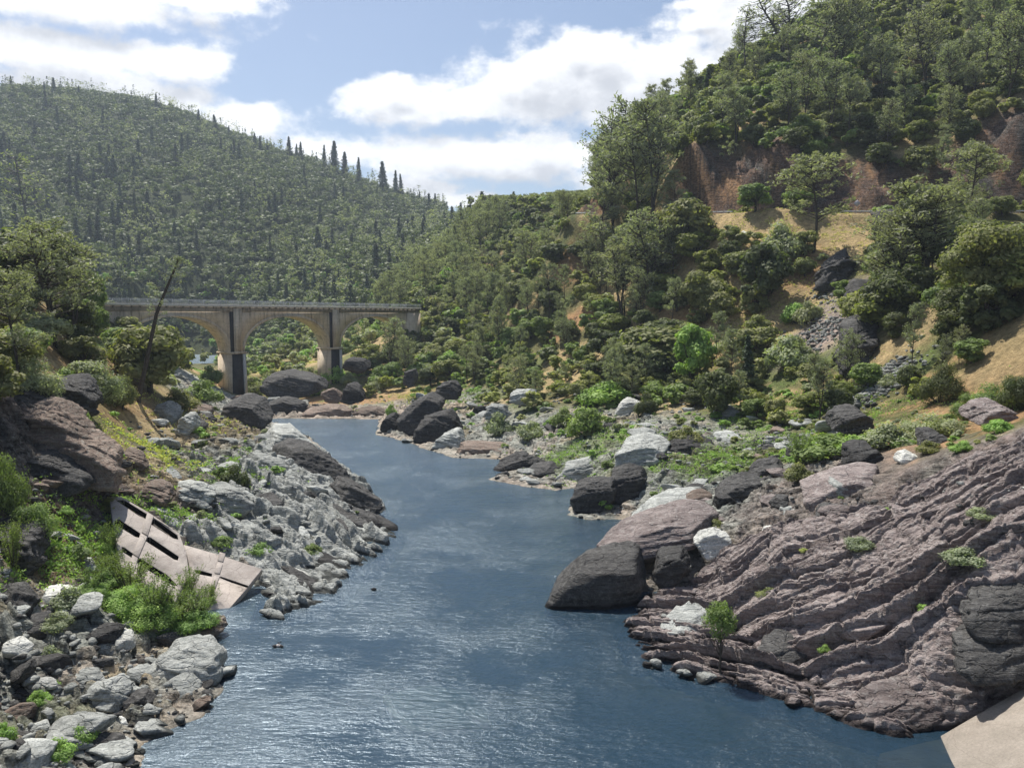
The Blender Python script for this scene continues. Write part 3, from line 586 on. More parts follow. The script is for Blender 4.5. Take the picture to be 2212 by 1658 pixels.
def plant(kind, tone, p, h, w=None, var=0, lod=0, rz=None, label=None, tilt=(0, 0), name=None):
    nat = dict(oak=.86, bush=1.0, pine=.42, thinpine=.38, fir=.30, willow=.9)[kind]
    w = h * nat if w is None else w; s = w / nat
    c, tr = proto(kind, tone, var, lod); nm, cat = KN[kind]; nm = name or nm
    e = bpy.data.objects.new(nm, None); COL.objects.link(e); e.empty_display_size = .5
    e.location = p; e.scale = (s, s, h); e.rotation_euler = (tilt[0], tilt[1], rng.random() * 6.28 if rz is None else rz)
    link('crown', c, e); link('trunk' if kind in ('oak', 'pine', 'thinpine', 'fir') else 'stem', tr, e)
    tag(e, label, cat); PLANTS.append(dict(o=e, kind=kind, tone=tone, h=h, w=w, p=p, label=label, px=proj(*p))); return e
def gplant(kind, tone, bx, by, hpx, wpx=None, label=None, var=0, Y0=38, sink=.2, **k):
    """stand a plant on the ground seen at (bx, by), hpx tall and wpx wide in the picture"""
    g = ground(bx, by, Y0); m_ = g.y / FPX; g.z -= sink
    lod = -1 if g.y < 135 and hpx > 70 else 0
    return plant(kind, tone, tuple(g), hpx * m_, (wpx * m_) if wpx else None, var, k.pop('lod', lod), label=label, **k)

G = gplant
# --- left side
G('oak','dark',52,640,175,210,'dark round oak at the left edge, above the orange bank',1)
G('oak','green',50,690,110,80,'small bright green oak below the dark round oak at left edge',2)
G('pine','grey',112,745,265,150,'tall grey pine with a dark leaning trunk between left oaks and bridge',1,tilt=(0,.10))
G('pine','grey',165,735,225,120,'tall grey-green tree crowding the bridge\'s left end',3)
G('oak','green',200,720,150,70,'narrow green tree touching the left end of the bridge',0)
G('pine','grey',35,845,250,130,'grey pine with a bare lower trunk on the left slope',2)
G('bush','sage',75,870,120,120,'pale grey-green bush under the bare-trunked pine at left',1)
G('thinpine','olive',60,560,215,110,'wispy bare-stemmed pine rising behind the left oaks',0)
G('oak','olive',325,850,172,178,'broad round oak in front of the bridge\'s left arch',2)
G('bush','olive',250,880,95,90,'olive bush just left of the leaning pine\'s foot',3)
G('bush','green',180,770,55,90,'low green bush on the orange bank at left',2)
G('bush','sage',215,870,110,110,'sage bush on the dark ledge at left',0)
G('bush','green',140,850,70,80,'green bush over the dark rock ledge at left',1)
G('bush','green',170,930,60,60,'small green bush growing on the dark rock wall',3)
G('bush','olive',390,880,50,80,'low olive scrub right of the leaning pine',0)
G('bush','green',440,870,60,80,'yellowish green scrub left of the first bridge pier',1)
G('bush','green',455,830,60,50,'upright green bush behind scrub at the first pier',2)
G('bush','dark',508,1052,66,64,'single dark green bush on the pale rocks of the left bank',1)
G('bush','green',15,1110,190,90,'green thicket at the left edge below the dark rock wall',2)
G('bush','green',70,1165,110,100,'bright green bush above the orange soil at left',3)
G('willow','green',30,1230,120,80,'feathery bush at the left edge beside orange soil',1)
for i, (x, y, h, w) in enumerate([(238,1205,85,58),(235,1260,80,90),(285,1300,110,110),(335,1340,110,120),(385,1360,95,110),(430,1345,80,100),(200,1275,60,70),(455,1320,70,50)]):
    G('willow','green',x,y,h,w,['upright willow shrub against the slotted slab\'s lower left edge','willow shrub below the slotted slab\'s corner','tall willow shrub covering the slab\'s lower edge','tallest willow shrub of the thicket below the ruin','willow shrub at the thicket\'s lowest point near the shore','willow shrub in front of the smooth fallen slab','small willow shrub at the thicket\'s left tip','willow sprig at the thicket\'s right end by the smooth slab'][i],i%3,lod=-1)
    G('bush','bright',x-6,y+6,h*.62,w*1.05,['leafy bush at foot of the upright willow left of the ruin','leafy bush among willows below the slab corner','leafy bush left of centre in the thicket below the ruin','leafy bush at the centre of the thicket below the ruin','leafy bush nearest the shore below the ruin','leafy bush in front of the smooth fallen slab','leafy bush at the thicket\'s left tip','leafy bush at the thicket\'s right end'][i],i%4,lod=-1)
G('willow','green',410,1300,85,55,'spiky willow standing between the two fallen slabs',0,lod=-1)
G('bush','sage',150,1310,60,80,'pale dry bush left of the willow thicket',0)
for x, y, h, w, l in [(125,1355,48,66,'round grey-green bush beside white slab rock at lower left'),(108,1425,42,52,'small sage bush below the round grey-green one at lower left'),(122,1478,24,28,'tiny green tuft among rubble at lower left'),(85,1515,40,50,'green bush above the dark block at lower left'),(178,1600,62,66,'green bush beside the white boulders at lower left'),(118,1640,60,78,'green bush at the bottom edge, lower left'),(10,1610,60,46,'bright green bush cut by the left edge near the bottom'),(140,1110,24,34,'tiny green tuft below the dark rock wall'),(170,1150,26,26,'tiny green tuft left of the slotted slab'),(435,1120,26,26,'small tuft on pale rock above the slotted slab')]:
    G('bush','bright' if 'bright' in l or 'green' in l and 'grey' not in l else 'sage',x,y,h,w,l,int(x)%4)
# leaning dead pine
g0 = ground(298, 868); m_ = g0.y / FPX
th = []
for (x, y) in [(298,872),(305,840),(318,790),(330,740),(345,680),(362,640),(378,605),(390,580),(396,562)]: th.append((np.array([(x-298)*m_, 0., (868-y)*m_])))
th = np.array(th); e = bpy.data.objects.new('leaning_pine', None); COL.objects.link(e); e.location = g0; tag(e, 'thin dark pine leaning right in front of the bridge\'s left arch', 'tree')
tv, tf = tube(th, np.linspace(.48, .12, 9), 7); br = [(tv, tf)]; tips = []
r_ = np.random.default_rng(3)
for i in range(30):
    k = 3.5 + 4.4 * r_.random(); p = th[int(k)] + (th[min(8, int(k) + 1)] - th[int(k)]) * (k % 1); a = r_.random() * 6.28; l_ = (2.8 if k < 7 else 1.8) * (.4 + .7 * r_.random()); q = p + np.array([math.cos(a) * l_, math.sin(a) * l_, l_ * .3]); br.append(tube([p, q], [.05, .02], 3)); tips.append(q)
tips = np.array(tips + [th[8]]*3); v, ti = clumped(tips, np.full(len(tips), 1.0), 1500, .12, r_, .8, .2)
tv, tf = join(br); link('trunk', mesh_from('trunk', tv, tf, 4, [BARK], True), e); link('crown', crown_mesh('crown', v, ti, LM['grey']), e)

# --- right side, hand placed
for a in [('pine','grey',1755,550,200,118,'well-shaped grey pine standing alone on dry grass below the road',2),
 ('bush','sage',1690,560,95,90,'grey-green bush left of the lone pine on dry grass',0),
 ('oak','dark',1640,672,160,135,'dark olive oak on the slope left below the lone pine',0),
 ('oak','olive',1525,685,110,110,'olive oak on the slope beside the dark olive one',1),
 ('oak','olive',1478,545,125,150,'broad olive oak beside the road, left of the dry grass',2),
 ('pine','grey',1325,520,265,110,'tall dark-trunked grey pine at the end of the road cut',1),
 ('pine','grey',1412,500,260,110,'tall grey pine right of the dark-trunked one at the road cut',3),
 ('pine','grey',1372,540,250,100,'grey pine between the two tall ones at the road cut',2),
 ('pine','grey',1300,600,190,100,'grey pine below the end of the road cut',0),
 ('pine','grey',1400,650,190,110,'grey pine halfway down the slope below the road cut',1),
 ('pine','grey',1340,690,170,100,'grey pine low on the slope left of the broad bushes',3),
 ('oak','bright',1490,835,150,110,'bright light-green tree at the foot of the right slope',0),
 ('fir','fir',1612,855,135,52,'small dark conifer at the foot of the right slope',0),
 ('oak','dark',1548,900,128,112,'dark round bush tree left of the small conifer',3),
 ('oak','olive',1420,800,110,190,'wide olive oak behind the bright tree',2),
 ('oak','dark',1385,830,90,130,'dark low oak in the shade beside bright tree',1),
 ('bush','bright',1310,870,70,110,'bright green bush at the foot of the slope',2),
 ('bush','sage',1705,800,95,110,'pale sage bush beside the scree',1),
 ('bush','bright',1715,700,60,60,'small bright bush above the scree',3),
 ('bush','sage',1745,700,70,60,'sage bush at the upper end of the scree',2),
 ('oak','olive',2120,680,225,210,'largest oak, spreading at the right edge above dark slope',0),
 ('oak','dark',2080,720,120,160,'dark oak under the largest oak at right',2),
 ('pine','grey',1945,640,200,150,'bushy grey pine on the steep rib left of the largest oak',1),
 ('pine','grey',1990,620,230,150,'second bushy grey pine left of the largest oak',3),
 ('oak','dark',1920,700,140,130,'dark oak clinging to the overhang at right',1),
 ('pine','grey',2092,500,170,110,'grey pine in front of the road cut at far right',2),
 ('pine','grey',2040,520,100,110,'smaller grey pine beside the road at far right',0),
 ('oak','green',2190,640,150,130,'green oak cut by the right edge, below the road',1),
 ('bush','dark',2030,870,110,90,'dark bush below the lower scree at right',0),
 ('bush','green',2140,900,110,110,'tall green bush at right, behind the purple slab',2),
 ('bush','dark',2190,890,110,90,'dark green bush at the right edge behind the purple slab',3),
 ('bush','green',2085,905,75,70,'mid-sized green bush left of the tall one behind purple slab',1),
 ('bush','sage',2010,945,85,130,'wide sage bush behind the purple slab',2),
 ('bush','sage',1920,965,70,110,'sage bush just left of the dark cube boulder',0),
 ('bush','bright',1850,975,50,80,'fresh green bush in the rubble behind the purple slab',3),
 ('bush','green',1790,990,70,150,'wide green bush above the square grey blocks',1),
 ('willow','green',1725,1010,75,80,'feathery green bush above the square grey blocks',2),
 ('bush','olive',1725,1040,50,60,'brownish bush touching the square grey block',0),
 ('bush','sage',1075,940,62,62,'sage bush on the pebble bar, left one of two',1),
 ('bush','sage',1145,945,52,58,'sage bush on the pebble bar, right one of two',2),
 ('bush','green',1265,945,85,85,'green bush on the pebble bar below the bright tree',3),
 ('bush','green',1215,925,50,50,'small green bush on the pebble bar beside driftwood-pale rock',0),
 ('bush','dark',1395,895,62,50,'dark upright bush at the back of the pebble bar',1),
 ('bush','olive',1480,960,60,70,'olive bush at the foot of dark oak by the dark boulder',2),
 ('bush','sage',2080,1215,46,90,'sage bush growing on the purple slab',1),
 ('bush','sage',1855,1185,36,60,'small sage bush at the top of the purple slab',2),
 ('bush','bright',1992,1318,24,30,'tiny green tuft halfway up the purple slab',3),
 ('bush','bright',1780,1410,22,26,'tiny green tuft low on the purple slab',0),
 ('bush','sage',2118,1115,30,60,'low sage bush near the purple slab\'s right top',1),
 ('bush','olive',1660,1290,40,50,'scrubby dry bush at the left of the purple slab',2),
 ('bush','bright',1860,1530,24,20,'tiny bright sprig just above the waterline at right',0),
 ('bush','yellow',1735,1190,14,18,'yellow flowering tuft beside the white block',2),
 ('bush','bright',845,900,36,26,'yellow-green sprig behind the dark fin rocks',1)]:
    G(*a)
# sapling by the waterline with a curved bare trunk
e = G('oak','green',1555,1462,205,96,'slender green sapling rooted at the waterline against the rock',3,lod=3,name='sapling_tree')
for x, y, top, w, v, l in [(1605,175,25,70,0,'wispy pine on the skyline, leftmost of the high ones'),(1700,130,-5,130,1,'wide-headed wispy pine leaning left on the skyline'),(1768,205,20,95,2,'dark tall pine, left of the pair under the summit'),(1805,220,-5,90,3,'dark tall pine, right of the pair under the summit'),(1862,120,-20,90,0,'slim pine near the top of the right hill')]:
    g = ground(x, y); g = at(x, y, Y=330) if g.y > 450 else g; plant('thinpine' if v < 2 else 'pine', 'grey', tuple(g - Vector((0,0,.5))), (y - top) * g.y / FPX, w * g.y / FPX, v, 0, label=l, tilt=(0, -.05))
e = PLANTS[-4]['o']; e.rotation_euler = (0, -.32, .2)
g = ground(1528, 215); plant('fir', 'fir', tuple(g), 62 * g.y / FPX, 30 * g.y / FPX, 1, 0, label='lone dark fir tip on the skyline of the right hill')
for x, y, top, v in [(1995,210,20,1),(1900,240,90,2),(1790,300,130,3),(2130,190,0,0),(2180,230,40,1),(1830,320,180,2),(1950,290,160,0),(1700,290,160,1),(1590,330,200,3),(1560,300,170,0)]:
    g = ground(x, y); plant('pine', 'grey', tuple(g), (y - top) * g.y / FPX, None, v, 0)
for x, y, top in [(2020,330,60),(2110,300,40)]: pass

# --- scattered: candidates sorted by their size in the picture
def inell(px, py, lst):
    for (cx, cy, rx, ry) in lst:
        if ((px - cx) / rx) ** 2 + ((py - cy) / ry) ** 2 < 1: return True
    return False
BARE = [(800,735,70,42),(1620,395,190,72),(1810,395,140,68),(1770,640,100,45),(1650,720,100,36),(1620,500,75,32),(1790,500,120,40),(1850,560,60,40),(1800,620,60,40),(1600,720,75,30),(1690,690,60,28),(1860,650,60,40),(1780,730,70,50),(1700,860,80,40),(1800,400,150,62),(1560,400,110,50),(1490,380,60,36),(1900,470,900,12),(2180,330,70,95),(2110,400,60,60),
        (2180,750,50,60),(1900,760,90,50),(1240,680,18,50),(1150,650,14,22),(1232,570,12,24),(1350,930,260,60),(1600,1000,200,40),(1000,890,120,55),(1900,880,80,40),(900,830,80,22),(740,860,190,45),(620,800,70,16),(430,800,50,40),
        (300,700,120,30),(300,980,260,130),(1220,1010,200,60),(1290,470,70,8),(2000,720,60,30)]
def road_d(x, y): return 99.
cand = []
def scatter(n, x0, x1, y0, y1, fn, seed):
    r = np.random.default_rng(seed); x = x0 + (x1 - x0) * r.random(n); y = y0 + (y1 - y0) * r.random(n); z = hz(x, y); k = z > .4; x, y, z = x[k], y[k], z[k]
    px, py = proj(x, y, z); rr = r.random((len(x), 6))
    for i in range(len(x)):
        if -520 < px[i] < 2750 and -220 < py[i] < 1250:
            c = fn(x[i], y[i], z[i], px[i], py[i], rr[i])
            if c: cand.append(c)
def poisson(c, dmul):
    cell = 4.0; gr = {}; out = []
    for q in c:
        d = q['w'] * dmul; i, j = int(q['p'][0] // cell), int(q['p'][1] // cell); ok = True; k = int(d // cell) + 1
        for a in range(i - k, i + k + 1):
            for b_ in range(j - k, j + k + 1):
                for (x, y, w) in gr.get((a, b_), ()):
                    if (x - q['p'][0]) ** 2 + (y - q['p'][1]) ** 2 < (dmul * .5 * (q['w'] + w)) ** 2: ok = False; break
                if not ok: break
            if not ok: break
        if ok: gr.setdefault((i, j), []).append((q['p'][0], q['p'][1], q['w'])); out.append(q)
    return out
def hill(x, y, z, px, py, r):
    d = min(sdist(np.array([x]), np.array([y]), POLYS[0])[0], 500)
    if inell(px, py, BARE) and r[5] > .06: return None
    if px < 760 and y < 430: return None
    if d < 28 and y < 240: return None
    if py > 1000 - max(0, 0): return None
    if px > 1200 and py > 930: return None
    front = 1500 < px < 1900 and py > 468 or px > 2120 and py > 468
    f = fbm(np.array([x * .03]), np.array([y * .03]), 3, 201)[0]
    above = py < 330 or (px > 1430 and py < 430)
    greyz = (1180 < px < 1460 and 250 < py < 720) or (700 < px < 1100 and py < 700)
    if r[0] < (.55 if greyz else .20): kind, tone, h, w = 'pine', 'grey', 9 + 12 * r[1], None; w = h * (.30 + .12 * r[3])
    elif r[0] < .78: kind, tone, h = 'oak', ('lime' if r[2] > .72 else 'green' if f > .05 else 'olive') if r[2] > .2 else 'dark', 4.5 + 5 * r[1]; w = h * (.9 + .5 * r[3])
    else: kind, tone, h = 'bush', ('sage' if r[2] > .7 else 'lime' if r[2] > .35 else 'green'), 2.2 + 2.5 * r[1]; w = h * (1.2 + .6 * r[3])
    if d < 60 and y < 260: h *= .6; w = w * .6 if w else None
    if front and py - h * FPX / y < 474: return None
    if 960 < px < 1285:    # low scrub on the shoulder of the spur
        lim = 425 - (px - 1040) * .06
        if py - h * FPX / y < lim:
            h2 = (py - lim) * y / FPX
            if h2 < 2.5: return None
            w = (w or h * .42) * h2 / h; h = h2
    return dict(kind=kind, tone=tone, h=h, w=w or h * .42, p=(x, y, z - .25), px=px, py=py, v=int(r[4] * 6))
scatter(29000, -80, 480, 120, 640, hill, 11)
cand.sort(key=lambda c: -c['w']); cand = poisson(cand, .60)
def leftbank(x, y, z, px, py, r):
    if px > 480 or py > 1250 or y > 330: return None
    if px < -80: r = r * np.array([.9, .6, 1, 1, 1, 1])
    hillside = z > 12
    if not hillside and r[0] > .10: return None
    if hillside and r[0] > .8: return None
    if inell(px, py, [(120,960,160,110),(100,900,120,60)]) and r[5] > .15: return None
    kind = 'oak' if hillside and r[1] > .55 else 'bush'; h = (4 + 3.5 * r[2]) if kind == 'oak' else .8 + 1.6 * r[2]
    return dict(kind=kind, tone=['olive', 'green', 'sage', 'dark'][int(r[3] * 4)], h=h, w=h * 1.15, p=(x, y, z - .2), px=px, py=py, v=int(r[4] * 6))
lb0 = len(cand); right = cand; cand = []
scatter(4200, -300, -20, 60, 330, leftbank, 12); cand = poisson(sorted(cand, key=lambda c: -c['w']), .85); left_c = cand; cand = []
def bar(x, y, z, px, py, r):
    d = sdist(np.array([x]), np.array([y]), POLYS[0])[0]
    if d < 2 or z > 20: return None
    hot = inell(px, py, [(1260,960,130,60),(1600,985,170,45),(1750,960,150,50),(1240,900,120,40),(1400,940,150,60),(1000,850,110,40),(2000,940,200,40),(1700,880,150,50),(1900,860,120,60),(640,830,80,20),(330,900,120,40),(430,900,60,60)])
    if r[0] > (.75 if hot else .10): return None
    h = .5 + 1.3 * r[1] * r[1]
    return dict(kind='bush', tone=['green', 'bright', 'sage', 'olive', 'bright'][int(r[3] * 5)], h=h, w=h * 1.6, p=(x, y, z - .1), px=px, py=py, v=int(r[4] * 6))
scatter(5200, -60, 90, 70, 300, bar, 13); barc = poisson(sorted(cand, key=lambda c: -c['w']), .8); cand = []
def vale(x, y, z, px, py, r):
    if inell(px, py, [(430,815,60,30)]) : return None
    if px > 1000: return None
    h = 3 + 6 * r[1]
    if 520 < px < 900 and y < 350 and py - h * FPX / y < 775: return None
    return dict(kind='oak' if r[0] < .6 else 'bush', tone=['green', 'bright', 'sage', 'olive'][int(r[3] * 4)], h=h, w=h * 1.1, p=(x, y, z - .3), px=px, py=py, v=int(r[4] * 6))
scatter(4200, -330, 20, 270, 680, vale, 14); valc = poisson(sorted(cand, key=lambda c: -c['w']), 1.0); cand = []

allc = right + left_c + barc + valc
for c in allc: c['s'] = math.sqrt(c['h'] * c['w']) / c['p'][1]
allc.sort(key=lambda c: -c['s'])
quota = dict(oak=250, bush=180, pine=200); stuff_c = []
for c in allc:
    if quota[c['kind']] > 0 and c['s'] * FPX > 9 and -60 < c['px'] < 2280 and c['py'] > -60:
        quota[c['kind']] -= 1; plant(c['kind'], c['tone'], c['p'], c['h'], c['w'], c['v'], 0 if c['s'] * FPX > 34 else 1)
    else: stuff_c.append(c)
def bake(lst, name, label, cat):
    """everything beyond the individual plants reads as one mass: one object per leaf colour would split it, so one mesh with several materials"""
    vs, ts, mi, tone_i = [], [], [], {}
    mats = []
    for c in lst:
        v, ti, tr = RAW(c['kind'], c['v'], c.get('lod', 1)); nat = dict(oak=.86, bush=1.0, pine=.42, fir=.30)[c['kind']]; a = rng.random() * 6.28; s = c['w'] / nat
        ca, sa = math.cos(a), math.sin(a); x = (v[:, 0] * ca - v[:, 1] * sa) * s + c['p'][0]; y = (v[:, 0] * sa + v[:, 1] * ca) * s + c['p'][1]; z = v[:, 2] * c['h'] + c['p'][2]
        if c['tone'] not in tone_i: tone_i[c['tone']] = len(mats); mats.append(LM[c['tone']])
        tt = .25 * ti + .75 * rng.random(); vs.append(np.stack([x, y, z], 1)); ts.append(tt); mi.append(np.full(len(v) // 4, tone_i[c['tone']], np.int32))
    v = np.concatenate(vs); me = mesh_from(name, v, np.arange(len(v)), 4, mats); me.polygons.foreach_set('material_index', np.concatenate(mi))
    a = me.attributes.new('tint', 'FLOAT', 'POINT'); a.data.foreach_set('value', np.clip(np.concatenate(ts), 0, 1).astype(np.float32)); return link(name, me, kind='stuff', label=label, cat=cat)
bake(stuff_c, 'woodland', 'mixed oak and pine scrub filling the slopes between the nearer trees', 'woodland')
# --- the far hill
cand = []
def farhill(x, y, z, px, py, r):
    if px > 1120 or py > 730 or py < 60: return None
    f = fbm(np.array([x * .012]), np.array([y * .012]), 2, 301)[0]
    if px > 960 and py < 475: return None
    if r[0] < .09 + .2 * (f > .12): h = 15 + 15 * r[1]; return dict(kind='fir', tone='farfir', h=h, w=h * (.30 + .12 * r[3]), p=(x, y, z - 1), px=px, py=py, v=int(r[4] * 6), lod=2)
    h = 9 + 8 * r[1]; return dict(kind='oak' if r[2] > .25 else 'pine', tone='far' if r[2] > .25 else 'grey', h=h * (1 if r[2] > .25 else 1.7), w=h * (1.0 + .4 * r[3]) * (1 if r[2] > .25 else .65), p=(x, y, z - 1.2), px=px, py=py, v=int(r[4] * 6), lod=2)
scatter(47000, -1250, 60, 500, 1420, farhill, 15)
cand = poisson(sorted(cand, key=lambda c: -c['w']), .64)
firs = sorted([c for c in cand if c['kind'] == 'fir' and c['px'] > -20], key=lambda c: -c['h'] / c['p'][1]); pick = set(id(c) for c in firs[:170])
for c in cand:
    if id(c) in pick: plant('fir', 'farfir', c['p'], c['h'], c['w'], c['v'], 1)
bake([c for c in cand if id(c) not in pick], 'forest', 'dense forest of oaks and firs covering the far hill', 'forest')
# tall firs that break the far skyline
for i, (x, y, top) in enumerate([(25,215,170),(95,215,175),(118,215,170),(170,205,168),(205,207,180),(272,200,168),(292,208,185),(338,235,185),(365,240,215),(430,285,240),(468,300,245),(495,315,275),(520,330,290),(550,345,288),(580,355,300),(625,370,305),(650,372,308),(700,395,320),(722,405,325),(745,415,332),(775,425,345),(828,445,362),(855,452,378),(868,455,382),(905,462,418),(940,470,430),(640,372,322),(560,352,300)]):
    Yq = 1170 - 40 * (x > 500); g = at(x, y, Y=Yq); zt = hz(g.x, g.y)
    hh = (y - top) * Yq / FPX * (.7 + .25 * rng.random()); plant('fir', 'farfir', (g.x, g.y, float(zt) - 1), hh, hh * (.26 + .14 * rng.random()), i % 4, 0, tilt=(0, .06 * rng.normal()))
print('plants', len(PLANTS), 'stuff', len(stuff_c), 'far', len(cand))

# ------------------------------------------------------------------ rocks
import bmesh
def ico(sub):
    bm = bmesh.new(); bmesh.ops.create_icosphere(bm, subdivisions=sub, radius=1); v = np.array([x.co[:] for x in bm.verts]); f = np.array([[q.index for q in p.verts] for p in bm.faces]); bm.free(); return unit(v), f
ICO = {k: ico(k) for k in (1, 2, 4, 5)}
def cutrock(dirs, planes, dist, soft=0):
    """radius of a convex block given by planes n.x = d, along each direction"""
    q = dirs @ planes.T; q = np.where(q > 1e-3, dist[None] / np.maximum(q, 1e-3), 1e9); return q.min(1)
def rock_mesh(name, seed, m_, sub=4, n=13, dims=(1, .8, .6), rough=.05):
    r = np.random.default_rng(seed); d, f = ICO[sub]; pl = unit(r.normal(size=(n, 3))); ds = .5 + .42 * r.random(n)
    pl = np.concatenate([pl, [[0, 0, 1], [0, 0, -1], [.3, .2, .9]]]); pl = unit(pl); ds = np.concatenate([ds, [.62, .7, .66]])
    rad = np.minimum(cutrock(d, pl, ds), 1.15); v = d * rad[:, None]
    if sub > 2: v += d * (fbm3(v * 2.6 + seed, 5, seed % 97, .65) * rough * .9 - np.abs(fbm3(v * [1.2, 1.2, 6] + 3, 3, seed % 91)) * rough * .8)[:, None]
    return mesh_from(name, v * np.array(dims), f, 3, [m_], False)
def prism_rock(outline, Y, D, m_, label, group=None, ex=0., ez=.22, lean=.25, seed=1, rough=.35, name='boulder', sub=5, ground_snap=False):
    """block whose face towards the river has the given outline; D metres deep; lean = backward slope of the face"""
    zb = min(at(x, y, Y=Y).z for x, y in outline)
    F = []
    for x, y in outline:
        p = at(x, y, Y=Y)
        for _ in range(4): p = at(x, y, Y=Y + lean * (p.z - zb))
        F.append(p)
    F = np.array([tuple(p) for p in F]); c0 = F.mean(0); off = np.array([ex * D, D, ez * D]); c = c0 + off * .5
    nface = np.cross(F[1] - F[0], F[2] - F[0]); u_, s_, vt = np.linalg.svd(F - c0); nf = vt[2]; nf = nf if nf[1] < 0 else -nf
    pl, ds = [nf, -nf], [nf @ (c0 - c), -nf @ (c0 + off - c)]
    n = len(F)
    for i in range(n):
        a, b_ = F[i], F[(i + 1) % n]; q = np.cross(b_ - a, off); l = np.linalg.norm(q)
        if l < 1e-6: continue
        q = q / l
        if q @ (a - c) < 0: q = -q
        if max(q @ (p - a) for p in F) > .35 * np.linalg.norm(b_ - a) + .3: continue
        pl.append(q); ds.append(max(q @ (p - c) for p in (a, b_)))
    r = np.random.default_rng(seed)
    ext = np.abs(np.concatenate([F - c, F + off - c])).max(0); d, f = ICO[sub]; d = unit(d * ext)
    pl = np.array(pl); ds = np.array(ds); base = cutrock(d, pl, ds)
    for i in range(20):   # knock a few corners off
        q = unit(r.normal(size=3) + np.array([0, 0, .4])); k = (d * base[:, None]) @ q; pl = np.concatenate([pl, [q]]); ds = np.concatenate([ds, [k.max() * (.74 + .2 * r.random())]])
    rad = cutrock(d, pl, ds); v = d * rad[:, None]
    bn = unit(np.array([-.25, .35, 1.]) if F[:, 0].mean() > 0 else np.array([.35, .45, 1.])); q = v @ bn * 1.15 + fbm3(v * .35 + seed, 3, seed + 2) * .9; st = q - np.floor(q); lay = hsh(np.floor(q).astype(np.int64), np.zeros(len(q), np.int64), 0, seed)
    s = fbm3(v * .6 + seed, 5, seed, .65) * rough * .6 + fbm3(v * 2.2 + seed, 4, seed + 5, .65) * rough * .55 + (lay - .6) * rough * 1.5 - rough * .9 * np.clip(1 - st * 5, 0, 1)
    v += unit(d * [1, 1, .35]) * s[:, None]
    o = link(name, mesh_from(name, v, f, 3, [m_], False), label=label, cat='rock', group=group); o.location = c; return o
PR = prism_rock
PR([(1170,1325),(1188,1292),(1245,1247),(1395,1230),(1412,1262),(1352,1345),(1200,1350)], 73.5, 7, ROCK_DARK, 'big dark flat-topped boulder jutting into the river, its front face black', ex=.25, lean=.12, ez=.18, seed=2, rough=.18)
PR([(1250,1226),(1292,1190),(1440,1136),(1530,1150),(1505,1195),(1420,1216),(1395,1232)], 80, 9, ROCK_PURPLE, 'pale-topped bedded slab lying above the big dark flat-topped boulder', ex=.5, lean=1.2, ez=.2, seed=3, rough=.3, name='rock_slab')
PR([(1400,1255),(1415,1212),(1470,1208),(1490,1245),(1440,1290)], 76, 4, ROCK_DARK, 'dark block wedged right of the big flat-topped boulder', ex=.3, lean=.3, seed=4, rough=.2)
PR([(1290,1200),(1330,1160),(1400,1115),(1500,1095),(1540,1130),(1440,1150)], 92, 8, ROCK_GREY, 'grey bedded slab stepping down to the water above the pale-topped one', ex=.4, lean=1.2, seed=5, name='rock_slab')
PR([(1712,1088),(1790,1052),(1900,1036),(1918,1072),(1895,1132),(1790,1168),(1752,1125)], 79, 6, ROCK_PURPLE, 'large square-shouldered block above the two white rocks, right bank', ex=.35, lean=.25, seed=6, rough=.25)
PR([(1770,1160),(1780,1110),(1850,1100),(1885,1130),(1860,1165)], 76, 3, ROCK_DARK, 'dark rounded block leaning on the large square-shouldered one', lean=.3, seed=7, rough=.25)
PR([(1225,1108),(1235,1062),(1275,1048),(1320,1052),(1330,1100),(1280,1120)], 110, 5, ROCK_DARK, 'dark wedge boulder standing in the water, left of the domed dark one', ex=.3, lean=.2, seed=8, rough=.25)
PR([(1300,1100),(1310,1040),(1345,1026),(1385,1035),(1392,1075),(1350,1112)], 113, 6, ROCK_DARK, 'domed dark boulder on the shore right of the dark wedge boulder', ex=.3, lean=.2, seed=9, rough=.3)
PR([(1320,1035),(1325,988),(1380,965),(1440,980),(1436,1012),(1380,1030)], 122, 8, ROCK_GREY, 'pale-topped slab behind the domed dark boulder', ex=.3, lean=.3, seed=10, name='rock_slab')
PR([(1436,1008),(1440,966),(1500,956),(1552,978),(1540,1000),(1490,1012)], 125, 6, ROCK_DARK, 'long dark boulder left of the low green bank', ex=.2, lean=.2, seed=11, rough=.3)
PR([(1618,1045),(1640,1018),(1690,1010),(1712,1045),(1680,1060)], 98, 5, ROCK_DARK, 'triangular blue-grey boulder beneath the feathery bush', ex=.2, lean=.4, seed=12, rough=.2)
PR([(1545,1105),(1550,1075),(1610,1045),(1660,1050),(1655,1095),(1600,1115)], 93, 5, ROCK_DARK, 'square blue-grey boulder below the triangular one', ex=.2, lean=.3, seed=13, rough=.2)
PR([(1505,1180),(1520,1160),(1560,1152),(1585,1165),(1565,1210),(1525,1222)], 80, 2, ROCK_WHITE, 'bright white boulder like a tooth, in the rocks above the dark flat-topped one', lean=.5, seed=14, rough=.2)
PR([(1648,1170),(1660,1152),(1700,1148),(1732,1165),(1715,1182),(1670,1182)], 79, 2.5, ROCK_WHITE, 'bright white flat block at the edge of the purple slab', ex=.2, lean=.5, seed=15, rough=.12)
PR([(1688,1150),(1695,1108),(1722,1098),(1748,1125),(1745,1165),(1705,1168)], 81, 3, ROCK_GREY, 'rounded grey boulder between white block and large square block', lean=.3, seed=16, rough=.2)
PR([(1800,940),(1820,905),(1870,898),(1902,915),(1895,945),(1850,950)], 112, 6, ROCK_DARK, 'dark boulder under the lower scree, among bushes', lean=.3, seed=17)
PR([(2003,978),(2012,948),(2045,942),(2065,962),(2050,985)], 84, 4, ROCK_DARK, 'dark cube boulder above the purple slab\'s top edge', lean=.3, seed=18, rough=.2)
